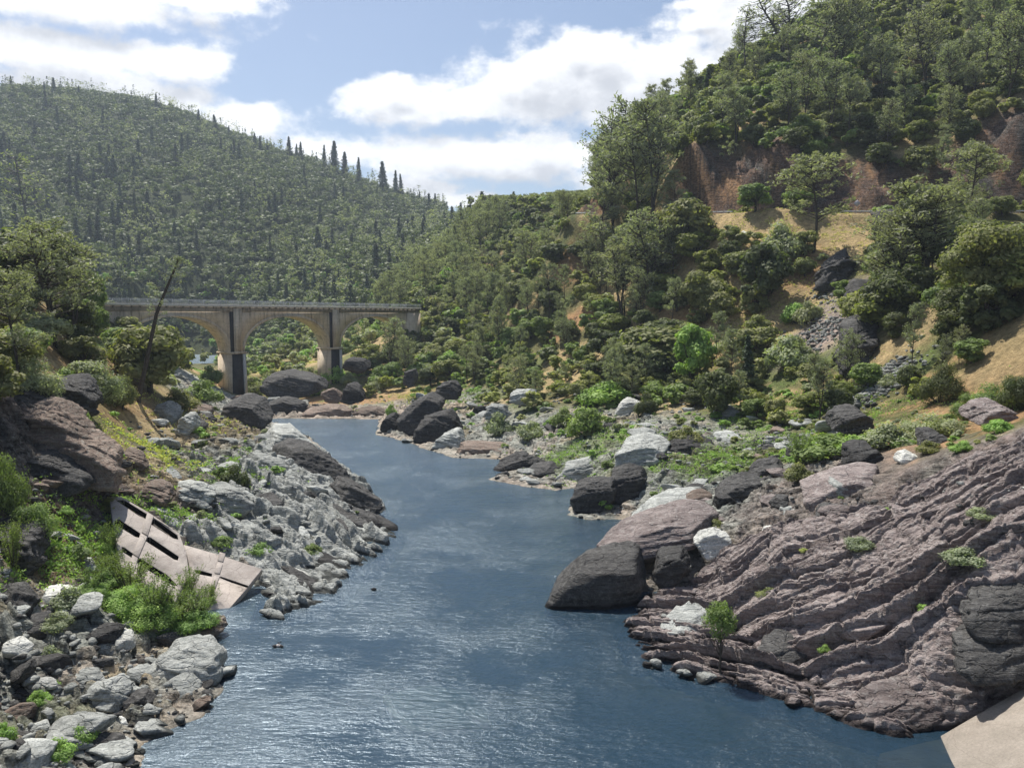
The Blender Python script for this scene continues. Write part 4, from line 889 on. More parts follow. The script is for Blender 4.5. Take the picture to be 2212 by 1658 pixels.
PR([(1950,1010),(1940,985),(1965,978),(2005,1000),(2015,1035)], 82, 2, ROCK_WHITE, 'pale pointed stone below the dark cube boulder', lean=.6, seed=19, rough=.15)
PR([(1840,1040),(1845,985),(1900,978),(1935,1010),(1920,1045)], 86, 5, ROCK_DARK, 'blocky dark rock left of the pale pointed stone', lean=.3, seed=20)
PR([(2110,925),(2125,895),(2180,885),(2215,900),(2205,935)], 84, 5, ROCK_PURPLE, 'brown boulder at the top right end of the purple slab', lean=.3, seed=21)
# fins and shelves on the far side of the bend
for i, (ol, Y, D, mt, lb) in enumerate([
 ([(845,940),(852,905),(885,878),(930,858),(948,880),(935,925),(890,950)], 184, 9, ROCK_DARK, 'tallest black fin rock at the river bend, right bank'),
 ([(815,940),(820,908),(845,900),(860,925),(850,945)], 188, 5, ROCK_DARK, 'small black block standing in the water at the river bend'),
 ([(880,955),(900,915),(955,890),(990,925),(975,965),(920,975)], 172, 7, ROCK_DARK, 'middle dark fin rock at the river bend'),
 ([(925,978),(945,945),(985,935),(1000,965),(980,990)], 164, 5, ROCK_GREY, 'lowest dark fin rock at the bend, streaked grey'),
 ([(968,990),(985,968),(1060,972),(1110,982),(1100,998),(1000,998)], 158, 5, ROCK_BROWN, 'flat pinkish ledge at the waterline below the fin rocks'),
 ([(1048,1036),(1065,1010),(1120,990),(1160,1000),(1175,1025),(1100,1045)], 141, 5, ROCK_DARK, 'dark jagged rock at the tip of the second point, right bank'),
 ([(1108,1055),(1130,1025),(1185,1018),(1215,1040),(1200,1062)], 135, 5, ROCK_DARK, 'black notched rock right of the jagged tip rock'),
 ([(1190,1050),(1210,1018),(1270,1005),(1305,1025),(1290,1052)], 131, 5, ROCK_GREY, 'light jumbled rock between notched rock and dark wedge boulder'),
 ([(930,865),(938,840),(970,828),(992,845),(985,868)], 215, 6, ROCK_DARK, 'round dark boulder behind the fin rocks'),
 ([(866,835),(870,805),(890,800),(896,818),(892,838)], 245, 5, ROCK_DARK, 'tall split dark boulder on the slope near the bridge'),
 ([(1325,905),(1340,868),(1375,870),(1390,885),(1365,900)], 165, 4, ROCK_WHITE, 'white perched stone at the back of the pebble bar'),
 ([(1090,870),(1100,852),(1140,848),(1165,860),(1140,878)], 190, 5, ROCK_GREY, 'pale low boulder at the back left of the pebble bar'),
 ([(1040,905),(1050,878),(1085,880),(1100,905),(1070,915)], 175, 4, ROCK_GREY, 'grey boulder with dark notch left of the sage bushes'),
 ([(545,852),(560,824),(620,814),(680,826),(700,850),(640,862),(580,862)], 238, 10, ROCK_DARK, 'long dark whale-backed boulder right of first bridge pier'),
 ([(730,872),(745,832),(775,838),(792,870),(760,878)], 225, 6, ROCK_DARK, 'dark pyramid boulder below the second bridge pier'),
 ([(735,800),(745,778),(785,782),(800,800),(770,812)], 262, 6, ROCK_DARK, 'dark boulder on the slope right of second pier'),
 ([(560,905),(570,880),(610,868),(650,880),(660,905),(610,915)], 222, 7, ROCK_DARK, 'dark shore rock under the whale-backed boulder'),
 ([(640,908),(660,890),(730,882),(760,895),(740,910)], 219, 6, ROCK_BROWN, 'pale pink shore ledge under the bridge'),
 ([(745,912),(765,892),(810,888),(830,900),(815,914)], 218, 6, ROCK_BROWN, 'pink shore ledge left of the small black block'),
 ([(560,880),(575,862),(600,860),(620,875),(600,888)], 235, 5, ROCK_GREY, 'grey rock between pier and whale-backed boulder'),
 ([(700,872),(690,850),(720,842),(740,860),(725,878)], 232, 4, ROCK_BROWN, 'tan rock at the foot of the pyramid boulder'),
 ([(465,910),(470,888),(510,872),(545,884),(578,925),(552,950),(485,935)], 158, 9, ROCK_DARK, 'dark block with a pale cap below the first bridge pier'),
 ([(405,925),(415,905),(445,900),(460,920),(440,938)], 150, 4, ROCK_DARK, 'dark stone left of the pale-capped block'),
 ([(320,925),(330,880),(352,878),(375,905),(370,935)], 140, 5, ROCK_GREY, 'upright grey slab at the foot of the leaning pine'),
 ([(370,945),(385,905),(410,900),(420,925),(400,950)], 135, 4, ROCK_GREY, 'grey slab right of the upright one near leaning pine'),
 ]):
    PR(ol, Y, D, mt, lb, ex=.2 if i < 13 else 0, lean=.35, seed=30 + i, rough=.35)
# left bank: the dark river wall and grey bedded slabs of the point
for i, (ol, Y, D, ex, mt, lb) in enumerate([
 ([(575,985),(600,940),(650,930),(700,975),(690,1010),(620,1010)], 140, 9, -.6, ROCK_GREY, 'grey rock at the upstream head of the left point'),
 ([(620,1030),(632,975),(700,972),(760,1020),(790,1068),(770,1098),(690,1070)], 117, 10, -.7, ROCK_DARK, 'long black wall of rock dropping to the river, left bank'),
 ([(730,1085),(745,1045),(800,1062),(835,1090),(838,1112),(790,1118)], 108, 6, -.6, ROCK_DARK, 'black nose of rock at the tip of the left point'),
 ([(760,1165),(775,1125),(825,1118),(842,1150),(800,1180)], 100, 4, -.6, ROCK_DARK, 'jagged dark rock at the waterline of the left point'),
 ([(665,1190),(650,1130),(700,1125),(745,1160),(740,1190),(700,1210)], 96, 5, -.6, ROCK_DARK, 'dark-fronted rock with a pale back on the left point'),
 ([(560,1330),(560,1300),(600,1285),(650,1300),(630,1332),(590,1345)], 75, 3, -.4, ROCK_GREY, 'low knobby rock at the waterline beside the fallen slab'),
 ([(330,1090),(290,1065),(330,1050),(362,1062),(372,1095),(350,1105)], 88, 4, -.3, ROCK_BROWN, 'brown-topped block just above the slotted slab'),
 ([(325,1125),(318,1090),(360,1105),(390,1145),(385,1160)], 86, 2.5, -.3, ROCK_GREY, 'smooth dark grey slab behind the slotted slab'),
 ([(400,1095),(385,1060),(430,1050),(470,1075),(450,1100)], 92, 4, -.5, ROCK_GREY, 'pale grey slab above the slotted slab'),
 ([(470,1110),(455,1070),(520,1060),(560,1100),(540,1125)], 93, 5, -.7, ROCK_GREY, 'pale bedded slab below the single dark green bush'),
 ([(540,1040),(560,990),(620,1000),(640,1040),(600,1065)], 112, 6, -.6, ROCK_GREY, 'pale bedded slab right of the single dark green bush'),
 ([(250,1000),(265,975),(300,985),(315,1020),(280,1030)], 96, 4, -.3, ROCK_BROWN, 'brown boulder at the lower end of the dark rock wall')]):
    PR(ol, Y, D, mt, lb, ex=ex, lean=.7, ez=.12, seed=70 + i, rough=.4)
# bedded wall on the left, its shade put in as dark rock colour
for i, (ol, Y, D, lb) in enumerate([
 ([(-40,905),(0,855),(60,862),(110,900),(90,940),(0,980)], 86, 8, 'uppermost dark bed of the rock wall at the left edge'),
 ([(0,965),(30,905),(110,905),(190,985),(170,1020),(60,1010)], 83, 8, 'broad middle bed of the dark rock wall at left'),
 ([(120,1010),(130,940),(200,985),(265,1040),(262,1085),(190,1085)], 82, 7, 'right-hand bed of the dark rock wall, ending in a sharp corner'),
 ([(10,1060),(20,1000),(110,1010),(190,1060),(190,1090),(90,1085)], 79, 6, 'lowest dark bed of the rock wall at left, overhanging'),
 ([(90,890),(110,845),(160,835),(205,870),(205,915),(150,925)], 98, 7, 'dark block on top of the rock wall under the sage bush'),
 ([(-60,1290),(-50,1170),(30,1155),(75,1180),(85,1240),(40,1285)], 66, 5, 'dark shaded block at the left edge below the green thicket'),
 ([(-60,1440),(-50,1330),(20,1300),(60,1330),(62,1395),(20,1440)], 59, 4, 'dark boulder at the left edge, lower half'),
 ([(-40,1580),(-30,1505),(40,1498),(90,1520),(92,1565),(30,1590)], 52, 3.5, 'dark square block near the lower left corner'),
 ([(-40,1680),(-20,1615),(40,1592),(95,1610),(100,1680)], 48.5, 3, 'dark boulder in the lower left corner')]):
    PR(ol, Y, D, ROCK_BROWN if i in (1, 2) else ROCK_DARK, lb, ex=-.35, lean=.35, ez=.3, seed=100 + i, rough=.45)
# near left shore
for i, (ol, Y, D, ex, mt, lb) in enumerate([
 ([(235,1362),(238,1345),(300,1352),(352,1388),(355,1402),(320,1410),(262,1385)], 64, 3.5, -.3, ROCK_GREY, 'tilted pale slab casting a black shadow, left bank'),
 ([(300,1500),(330,1440),(420,1415),(468,1440),(470,1500),(440,1545),(370,1560),(320,1545)], 56, 4.5, -.2, ROCK_GREY, 'large craggy grey rock at the waterline, lower left'),
 ([(198,1600),(205,1572),(238,1568),(268,1595),(255,1618),(220,1618)], 50, 1.4, 0, ROCK_WHITE, 'white rounded boulder near the shore, lower left'),
 ([(262,1605),(275,1588),(312,1592),(318,1608),(290,1620)], 50, 1.2, 0, ROCK_WHITE, 'white flat stone at the waterline, lower left'),
 ([(170,1545),(178,1500),(225,1482),(262,1505),(265,1560),(215,1575)], 52.5, 2.2, 0, ROCK_GREY, 'grey wedge boulder above the white rounded one'),
 ([(258,1565),(262,1520),(300,1515),(315,1545),(300,1575)], 52.5, 2, 0, ROCK_DARK, 'dark-faced boulder right of the grey wedge one'),
 ([(130,1500),(140,1472),(185,1465),(215,1490),(200,1510)], 54.5, 2, 0, ROCK_GREY, 'grey stone behind the grey wedge boulder'),
 ([(65,1310),(72,1292),(130,1288),(165,1305),(150,1325),(95,1322)], 64, 2.5, -.2, ROCK_WHITE, 'long white slab rock beside the round grey-green bush'),
 ([(360,1480),(370,1440),(400,1420),(440,1425),(440,1460)], 60, 2.5, 0, ROCK_GREY, 'grey block behind the large craggy rock'),
 ([(190,1420),(200,1395),(240,1390),(262,1410),(240,1430)], 60, 2, 0, ROCK_GREY, 'grey block in the shadow of the tilted pale slab'),
 ([(405,1395),(415,1370),(470,1352),(478,1368),(440,1395)], 66, 2.5, 0, ROCK_BROWN, 'flat tan stone at the waterline below the willows'),
 ([(190,1380),(185,1345),(222,1340),(250,1362),(235,1385)], 65, 2.2, 0, ROCK_WHITE, 'pale block left of the tilted slab'),
 ([(100,1470),(105,1440),(150,1435),(170,1458),(140,1478)], 57, 2, 0, ROCK_WHITE, 'pale block beside the small sage bush, lower left')]):
    PR(ol, Y, D, mt, lb, ex=ex, lean=.5, ez=.15, seed=120 + i, rough=.22)
# dark overhangs and crags on the right slope
for i, (ol, Y, D, lb, mt) in enumerate([
 ([(1825,690),(1850,650),(1905,665),(1925,700),(1900,745),(1855,735)], 158, 14, 'upper dark overhanging crag on the right slope', ROCK_DARK),
 ([(1800,830),(1810,750),(1850,730),(1905,750),(1900,800),(1850,840)], 142, 12, 'lower dark overhanging crag on the right slope', ROCK_DARK),
 ([(1880,530),(1885,482),(1915,468),(1960,475),(1950,510),(1905,535)], 196, 9, 'dark crag at the road edge', ROCK_DARK),
 ([(1755,640),(1775,590),(1830,560),(1850,590),(1800,640)], 188, 10, 'dark ledge in the gully below the road', ROCK_DARK),
 ([(1595,522),(1605,508),(1632,506),(1645,518),(1625,526)], 222, 4, 'pale grey rock on the dry grass below the road', ROCK_WHITE),
 ([(1700,570),(1730,545),(1770,550),(1760,580)], 208, 6, 'small dark ledge at the foot of the lone pine', ROCK_BROWN)]):
    PR(ol, Y, D, mt, lb, ex=.4, lean=.5, ez=.5, seed=150 + i, rough=.9)
# big ledges of the purple slab
for i, (ol, Y, D, mt, lb) in enumerate([
 ([(2095,1400),(2100,1330),(2211,1275),(2280,1290),(2280,1380),(2150,1420)], 51.5, 4, ROCK_DARK, 'black block at the right edge under the purple slab'),
 ([(2080,1500),(2070,1420),(2200,1385),(2280,1400),(2280,1480)], 50, 4, ROCK_DARK, 'dark bulging rock right of the low ledge at right edge'),
 ([(1620,1480),(1625,1420),(1690,1400),(1760,1430),(1750,1500),(1680,1525)], 58, 3, ROCK_DARK, 'dark knobby rock at the waterline right of the sapling'),
 ([(1840,1580),(1850,1545),(1950,1520),(2060,1535),(2040,1580),(1950,1592)], 51, 3, ROCK_PURPLE, 'undercut rock ledge at the water beside the concrete'),
 ([(1405,1440),(1415,1385),(1500,1350),(1545,1400),(1540,1455),(1470,1465)], 64, 4, ROCK_GREY, 'pale grey slab at the waterline left of the sapling')]):
    PR(ol, Y, D, mt, lb, ex=.35, lean=1.0, ez=.35, seed=170 + i, rough=.3, name='boulder')

# scattered boulders, individuals, and finer rubble
BM = {}
def boulder_mesh(v, mt):
    if (v, mt) not in BM: BM[(v, mt)] = rock_mesh('boulder', 900 + v * 7, {'g': ROCK_GREY, 'd': ROCK_DARK, 'w': ROCK_WHITE, 'p': ROCK_PURPLE, 'b': ROCK_BROWN}[mt], 4, 12, (1, .75 + .04 * v, .5 + .05 * (v % 4)), .09)
    return BM[(v, mt)]
BOULD = []
def tone_at(x, y, z, r):
    px, py = proj(x, y, z)
    if px > 1550 and py > 1080: return 'p' if r < .8 else 'd'
    if x > 0 and y < 100: return 'g' if r < .5 else 'p'
    if px < 300 and py < 1120: return 'b' if r < .6 else 'd'
    return 'g' if r < .66 else 'd' if r < .88 else 'w' if r < .915 else 'b'
def scat_rock(n, seed, smin, smax, keep):
    r = np.random.default_rng(seed); Y = 44 * np.exp(r.random(n) * math.log(300 / 44.)); X = (r.random(n) * 1.5 - .75) * Y * .95; z = hz(X, Y); d = sdist(X, Y, POLYS[0]); out = []
    px, py = proj(X, Y, z)
    for i in range(n):
        if z[i] < -.4 or d[i] < -.3 or d[i] > 42 or not (-40 < px[i] < 2250 and 760 < py[i] < 1700): continue
        scree = inell(px[i], py[i], [(1780,720,60,45),(1920,810,75,35),(1850,870,60,20)])
        slab = px[i] > 1500 and py[i] > 1090
        if (z[i] > 11 and not scree and d[i] > 22) or (slab and r.random() > .12): continue
        if inell(px[i], py[i], [(330,1180,110,110),(470,1250,110,90)]): continue
        if min(sdist(X[i:i+1], Y[i:i+1], OUTR)[0], sdist(X[i:i+1], Y[i:i+1], OUTL)[0]) < .5 and r.random() > .22: continue
        s = (smin + (smax - smin) * r.random() ** 2.6) * (1 if Y[i] < 120 else 1.35)
        out.append((X[i], Y[i], z[i], s, d[i], r.random(), r.random() * 6.28, int(r.integers(0, 8)), px[i], py[i]))
    return out
bl = sorted(scat_rock(1500, 5, .7, 2.3, None), key=lambda q: -q[3] / q[1])[:270]
for (x, y, z, s, d, rr, a, v, px, py) in bl:
    tn_ = tone_at(x, y, z, rr); o = link('boulder', boulder_mesh(v, tn_), cat='rock'); o.location = (x, y, z + s * .12); o.scale = (s, s, s * (.7 + .4 * rr)); o.rotation_euler = (.3 * math.sin(a * 3), .3 * math.cos(a * 5), a)
    BOULD.append(dict(o=o, tone=tn_, w=s * 2, p=(x, y, z), px=(px, py)))
BEDM = {}
def bedded(n, seed, region, az_dir, tone_f, smin, smax, noun, tilt, tops=120):
    r = np.random.default_rng(seed); c = []
    for (cx, cy, rx, ry, Y) in region:
        g = at(cx, cy, Y=Y); 
        for _ in range(n): c.append((g.x + r.normal() * rx * .5, g.y + r.normal() * ry * .5))
    c = np.array(c); z = hz(c[:, 0], c[:, 1]); d = sdist(c[:, 0], c[:, 1], POLYS[0]); px, py = proj(c[:, 0], c[:, 1], z)
    for i in range(len(c)):
        if d[i] < -.2 or inell(px[i], py[i], [(330,1170,105,110),(470,1255,105,95),(480,1260,90,60)]): continue
        s = smin + (smax - smin) * r.random() ** 2; v = int(r.integers(0, 6)); tn_ = tone_f(r.random(), d[i])
        if (v, tn_) not in BEDM: BEDM[(v, tn_)] = rock_mesh('rock_slab', 1500 + v * 11, {'g': ROCK_GREY, 'd': ROCK_DARK, 'w': ROCK_WHITE, 'p': ROCK_PURPLE, 'b': ROCK_BROWN}[tn_], 4, 11, (1.7, .55, .42), .10)
        o = link('rock_slab', BEDM[(v, tn_)], cat='rock'); o.location = (c[i, 0], c[i, 1], z[i] + s * .05); o.scale = (s, s * (.8 + .5 * r.random()), s * (.7 + .5 * r.random()))
        o.rotation_euler = (tilt[0] + r.normal() * .12, tilt[1] + r.normal() * .12, math.atan2(az_dir[1], az_dir[0]) + r.normal() * .18)
        BOULD.append(dict(o=o, tone=tn_, w=s * 2, p=(c[i, 0], c[i, 1], z[i]), px=(px[i], py[i]), noun=noun))
bedded(5, 61, [(620,1140,18,14,96),(560,1230,12,10,84),(640,1240,8,10,85),(720,1150,10,12,98),(560,1060,16,14,104)], (.78, -.62), lambda r, d: 'g' if r < .72 else 'd' if r < .85 + (d < 5) * .1 else 'w', .9, 2.7, 'bedded slab', (.25, .18))
bedded(4, 62, [(700,1080,10,12,108),(640,1010,12,14,120),(780,1120,6,8,102)], (.78, -.62), lambda r, d: 'd' if r < .7 else 'g', 1.2, 3.0, 'bedded slab', (.3, .2))
bedded(1, 63, [(1800,1300,11,7,62),(1950,1200,12,7,62),(2100,1300,9,6,55),(1750,1430,6,4,59),(1950,1420,8,5,54),(1600,1250,8,8,73),(1480,1180,8,8,84),(2050,1080,10,6,67)], (.95, -.30), lambda r, d: 'p' if r < .85 else 'd', .9, 2.6, 'bedded ledge', (.1, -.38))
rb = scat_rock(15000, 6, .16, .62, None)
sc_r = np.random.default_rng(8)
for cx, cy, rx, ry, n in [(1780,715,55,50,420),(1920,810,70,32,420),(1850,870,70,22,260),(1700,955,80,30,160),(1780,640,25,30,100)]:
    c = ground(cx, cy); m_ = c.y / FPX
    for _ in range(n):
        x = c.x + sc_r.normal() * rx * m_ * .5; y = c.y + sc_r.normal() * ry * m_ * 1.1; rb.append((x, y, float(hz(x, y)), .25 + .7 * sc_r.random() ** 2, 9, sc_r.random(), sc_r.random() * 6.28, int(sc_r.integers(0, 8)), cx, cy))
for mt, key, lb in ((ROCK_GREY, 'gwb', 'loose grey rubble and cobbles strewn over both banks'), (ROCK_DARK, 'dp', 'loose dark rubble strewn over both banks')):
    vs, fs, o_ = [], [], 0
    for (x, y, z, s, d, rr, a, v, px, py) in rb:
        if tone_at(x, y, z, rr)[0] not in key: continue
        dd, f = ICO[1] if s < .45 or y > 110 else ICO[2]; rg = np.random.default_rng(int(rr * 1e6)); pl = unit(rg.normal(size=(9, 3))); rad = np.minimum(cutrock(dd, pl, .5 + .4 * rg.random(9)), 1.2)
        q = dd * rad[:, None] * np.array([1, .75, .5]) * s; ca, sa = math.cos(a), math.sin(a); q = np.stack([q[:, 0] * ca - q[:, 1] * sa + x, q[:, 0] * sa + q[:, 1] * ca + y, q[:, 2] + z + s * .15], 1)
        vs.append(q); fs.append(f + o_); o_ += len(q)
    link('rubble', mesh_from('rubble', np.concatenate(vs), np.concatenate(fs), 3, [mt], False), kind='stuff', label=lb, cat='rubble')

# ------------------------------------------------------------------ low herbs and grass
r = np.random.default_rng(77)
for tone, n, zones, sz, lb in (('bright', 26000, [(1600,985,170,40),(1260,970,130,32),(1750,960,140,45),(1400,960,150,40),(460,1000,150,60),(640,835,70,16),(980,850,90,30),(430,802,42,12),(1700,900,120,45),(1830,880,110,50),(300,1120,120,60),(140,1180,70,60)], .16, 'low bright green herbs covering the damp gravel'),
                           ('yellow', 9000, [(1640,500,80,30),(1800,490,110,30),(1600,720,70,30),(1750,600,90,50),(640,790,70,20),(900,860,80,26),(430,900,100,40),(330,980,80,30),(1900,620,80,40)], .2, 'dry yellow grass on the open slopes')):
    P_ = []
    for cx, cy, rx, ry in zones:
        c = ground(cx, cy); m_ = c.y / FPX; k = n // len(zones); q = r.normal(size=(k, 2)); x = c.x + q[:, 0] * rx * m_ * .6; y = c.y + q[:, 1] * ry * m_ * 2.2; z = hz(x, y); ok = (z > .15) & (fbm(x * .4, y * .4, 3, 401) > -.05); P_.append(np.stack([x, y, z], 1)[ok])
    P_ = np.concatenate(P_); c = np.repeat(P_, 4, 0) + r.normal(size=(len(P_) * 4, 3)) * [.28, .28, .08] + [0, 0, .12]
    v = cards(c, r.normal(size=(len(c), 3)) + [0, -.3, .5], sz * (.6 + .8 * r.random(len(c))), sz * .5, r)
    me = crown_mesh('ground_cover', v, np.repeat(r.random(len(c)), 4), LM[tone]); link('ground_cover' if tone == 'bright' else 'dry_grass', me, kind='stuff', label=lb, cat='grass')

# ------------------------------------------------------------------ bridge
def conc_mat(name, a, b_, c_, stain=(.05,.045,.04), st=.5, streak=(1.2, 1.2, .12), lines=False):
    m, t, b, o = mat(name); P = geo(t)
    col = ramp(t, tn(t, P, .35, 6, .65), [(.3, a), (.5, b_), (.7, c_)])
    mp = t.nodes.new('ShaderNodeMapping'); mp.inputs['Scale'].default_value = streak; t.links.new(P, mp.inputs[0])
    k = ramp(t, tn(t, mp.outputs[0], .9, 6, .62), [(.50, 0.), (.72, st)]); col = mix(t, k, col, stain)
    col = mix(t, 1., col, ramp(t, tn(t, P, 6, 5, .7), [(.3, .8), (.7, 1.12)]), 'MULTIPLY')
    vo = t.nodes.new('ShaderNodeTexVoronoi'); vo.feature = 'DISTANCE_TO_EDGE'; vo.inputs['Scale'].default_value = .33
    ad = t.nodes.new('ShaderNodeVectorMath'); ad.operation = 'ADD'; t.links.new(P, ad.inputs[0]); t.links.new(tn(t, P, .6, 4, .6, 'Color'), ad.inputs[1]); t.links.new(ad.outputs[0], vo.inputs['Vector'])
    col = mix(t, ramp(t, vo.outputs['Distance'], [(0, .75), (.012, 0.)]), col, stain)
    if lines:   # board marks of the formwork
        s_ = t.nodes.new('ShaderNodeSeparateXYZ'); t.links.new(P, s_.inputs[0]); fz = M('FRACT', M('MULTIPLY', s_.outputs[2], .8, tree=t), tree=t)
        col = mix(t, ramp(t, fz, [(0, .45), (.07, 0.)]), col, stain)
    t.links.new(col, b.inputs['Base Color']); bump(t, b, tn(t, P, 2.5, 6, .6), .5, .08); return m
CONC = conc_mat('weathered_tan_concrete', (.58,.47,.35), (.70,.58,.44), (.76,.65,.52), (.2,.15,.11), .85, lines=True)
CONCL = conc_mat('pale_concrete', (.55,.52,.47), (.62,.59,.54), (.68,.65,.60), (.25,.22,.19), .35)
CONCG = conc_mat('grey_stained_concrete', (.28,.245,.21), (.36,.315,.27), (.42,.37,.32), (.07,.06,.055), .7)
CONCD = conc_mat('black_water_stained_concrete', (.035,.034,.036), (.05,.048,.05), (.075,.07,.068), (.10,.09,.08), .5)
RUIN = conc_mat('pinkish_ruin_concrete', (.32,.28,.25), (.40,.355,.32), (.46,.415,.375), (.15,.13,.12), .6, (.5, .5, .5))
m, t, b, o = mat('galvanised_steel'); b.inputs['Base Color'].default_value = (.42, .44, .45, 1); b.inputs['Metallic'].default_value = .3; b.inputs['Roughness'].default_value = .6; STEEL = m
m, t, b, o = mat('slot_shade_black'); b.inputs['Base Color'].default_value = (.012, .011, .01, 1); b.inputs['Specular IOR Level'].default_value = 0; SLOT = m  # near-black colour stands in for the shade inside the slots
m, t, b, o = mat('asphalt'); c = ramp(t, tn(t, geo(t), 1.5, 6, .6), [(.3, (.10,.10,.10)), (.7, (.16,.158,.15))]); t.links.new(c, b.inputs['Base Color']); ASPH = m
m, t, b, o = mat('sign_metal'); b.inputs['Base Color'].default_value = (.42, .40, .41, 1); b.inputs['Roughness'].default_value = .5; SIGN = m

B0 = np.array([-113.0, 215.0, 0]); BE = np.array([.543, .8397, 0]); BF = np.array([.8397, -.543, 0]); SPAN = 43.0
def bw(s, n, z): return B0 + BE * s + BF * n + np.array([0, 0, z])
def prism_sn(loop_sz, n0, n1, m_, name, parent, label=None, bevel=0):
    """extrude an (s,z) outline across the bridge from n0 to n1"""
    k = len(loop_sz); f = [bw(s, n1, z) for s, z in loop_sz]; bk = [bw(s, n0, z) for s, z in loop_sz]
    tris = tessellate_polygon([[Vector((s, z, 0)) for s, z in loop_sz]]); F = []; sizes = []
    for t_ in tris: F += [t_[0], t_[1], t_[2]]; sizes.append(3); F += [t_[2] + k, t_[1] + k, t_[0] + k]; sizes.append(3)
    for i in range(k): j = (i + 1) % k; F += [i, i + k, j + k, j]; sizes.append(4)
    me = mesh_from(name, np.array(f + bk), F, np.array(sizes), [m_]); o = link(name, me, parent, label=label)
    bm = bmesh.new(); bm.from_mesh(me); bmesh.ops.recalc_face_normals(bm, faces=bm.faces); bm.to_mesh(me); bm.free(); return o
def boxes_sn(bx, m_, name, parent, label=None):
    vs, fs = [], []
    for (s0, s1, n0, n1, z0, z1) in bx:
        o = len(vs); vs += [bw(s, n, z) for s in (s0, s1) for n in (n0, n1) for z in (z0, z1)]
        for q in ((0,1,3,2),(4,6,7,5),(0,4,5,1),(2,3,7,6),(0,2,6,4),(1,5,7,3)): fs += [o + i for i in q]
    me = mesh_from(name, np.array(vs), fs, 4, [m_]); bm = bmesh.new(); bm.from_mesh(me); bmesh.ops.recalc_face_normals(bm, faces=bm.faces); bm.to_mesh(me); bm.free()
    return link(name, me, parent, label=label)
br = bpy.data.objects.new('arch_bridge', None); COL.objects.link(br); br.location = (0, 0, 0)
tag(br, 'long concrete railway bridge of three arches crossing the valley', 'bridge')
ZT, ZS, RISE, PW = 29.7, 16.7, 11.5, 5.4
for k in range(3):
    s0, s1 = SPAN * k + (PW if k else 5.4), SPAN * (k + 1); c = (s0 + s1) / 2; h = (s1 - s0) / 2
    a0, a1 = s0 - (PW / 2 if k else 0), s1 + (PW / 2 if k < 2 else 0)
    loop = [(a0, ZT), (a1, ZT), (a1, ZS), (s1, ZS)] + [(c + h * math.cos(t_), ZS + RISE * math.sin(t_) ** .92) for t_ in np.linspace(.05, math.pi - .05, 48)] + [(s0, ZS), (a0, ZS)]
    prism_sn(loop, -6.2, 0, CONC, 'arch', br)
    ring = [(c + h * math.cos(t_), ZS + RISE * math.sin(t_) ** .92 + .003) for t_ in np.linspace(.05, math.pi - .05, 48)]
    outer = [(c + (h + .9) * math.cos(t_), ZS + (RISE + .9) * math.sin(t_) ** .92) for t_ in np.linspace(math.pi - .08, .08, 48)]
    prism_sn(ring + outer, -.02, .14, CONC, 'arch_ring', br)
boxes_sn([(-30, 137, -6.35, .22, ZT + .003, 31.25)], CONCG, 'cornice', br)
boxes_sn([(-30, 137, -7.0, 1.15, 31.253, 31.85)], CONCL, 'deck', br)
boxes_sn([(s, s + .35, .223, .95, 30.75, 31.25) for s in np.arange(-28, 137, 2.7)], CONCG, 'deck_bracket', br)
for nn in (1.0, -6.9):
    boxes_sn([(s, s + .10, nn - .05, nn + .05, 31.853, 33.35) for s in np.arange(-29, 137, 2.7)] + [(-30, 137, nn - .04, nn + .04, z, z + .07) for z in (32.2, 33.3)] + [(s, s + .035, nn - .02, nn + .02, 31.853, 33.3) for s in np.arange(-29, 137, .24)], STEEL, 'railing', br)
for k in (1, 2):
    s0 = SPAN * k; zg = -1.0 if k == 1 else 1.0
    loop = [(s0, ZS - .35), (s0 + PW, ZS - .35), (s0 + PW + .35, zg), (s0 - .35, zg)]
    pier = prism_sn(loop, -6.5, .15, CONC, 'pier', br)
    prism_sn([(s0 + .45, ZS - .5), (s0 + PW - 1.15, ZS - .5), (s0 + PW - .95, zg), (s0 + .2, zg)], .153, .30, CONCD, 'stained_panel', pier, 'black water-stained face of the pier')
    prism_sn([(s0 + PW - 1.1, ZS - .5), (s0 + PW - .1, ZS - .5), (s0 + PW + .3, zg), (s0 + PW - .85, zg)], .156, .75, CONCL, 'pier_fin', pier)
    boxes_sn([(s0 - .3, s0 + PW + .3, -6.8, .85, ZS - .35, ZS + .25)], CONC, 'pier_cap', br)
    boxes_sn([(s0 + 1.2, s0 + 4.2, .003, .7, ZS + .25, ZT + 1.2)], CONC, 'pilaster', br)
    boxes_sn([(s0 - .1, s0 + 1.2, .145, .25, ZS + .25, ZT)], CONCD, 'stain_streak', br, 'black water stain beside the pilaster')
prism_sn([(-30, ZT), (5.4, ZT), (5.4, 12), (2, 8), (-30, 16)], -6.2, -.006, CONC, 'abutment', br)
prism_sn([(129 , ZT), (137, ZT), (137, 14), (129, 10)], -6.2, .5, CONC, 'abutment', br)

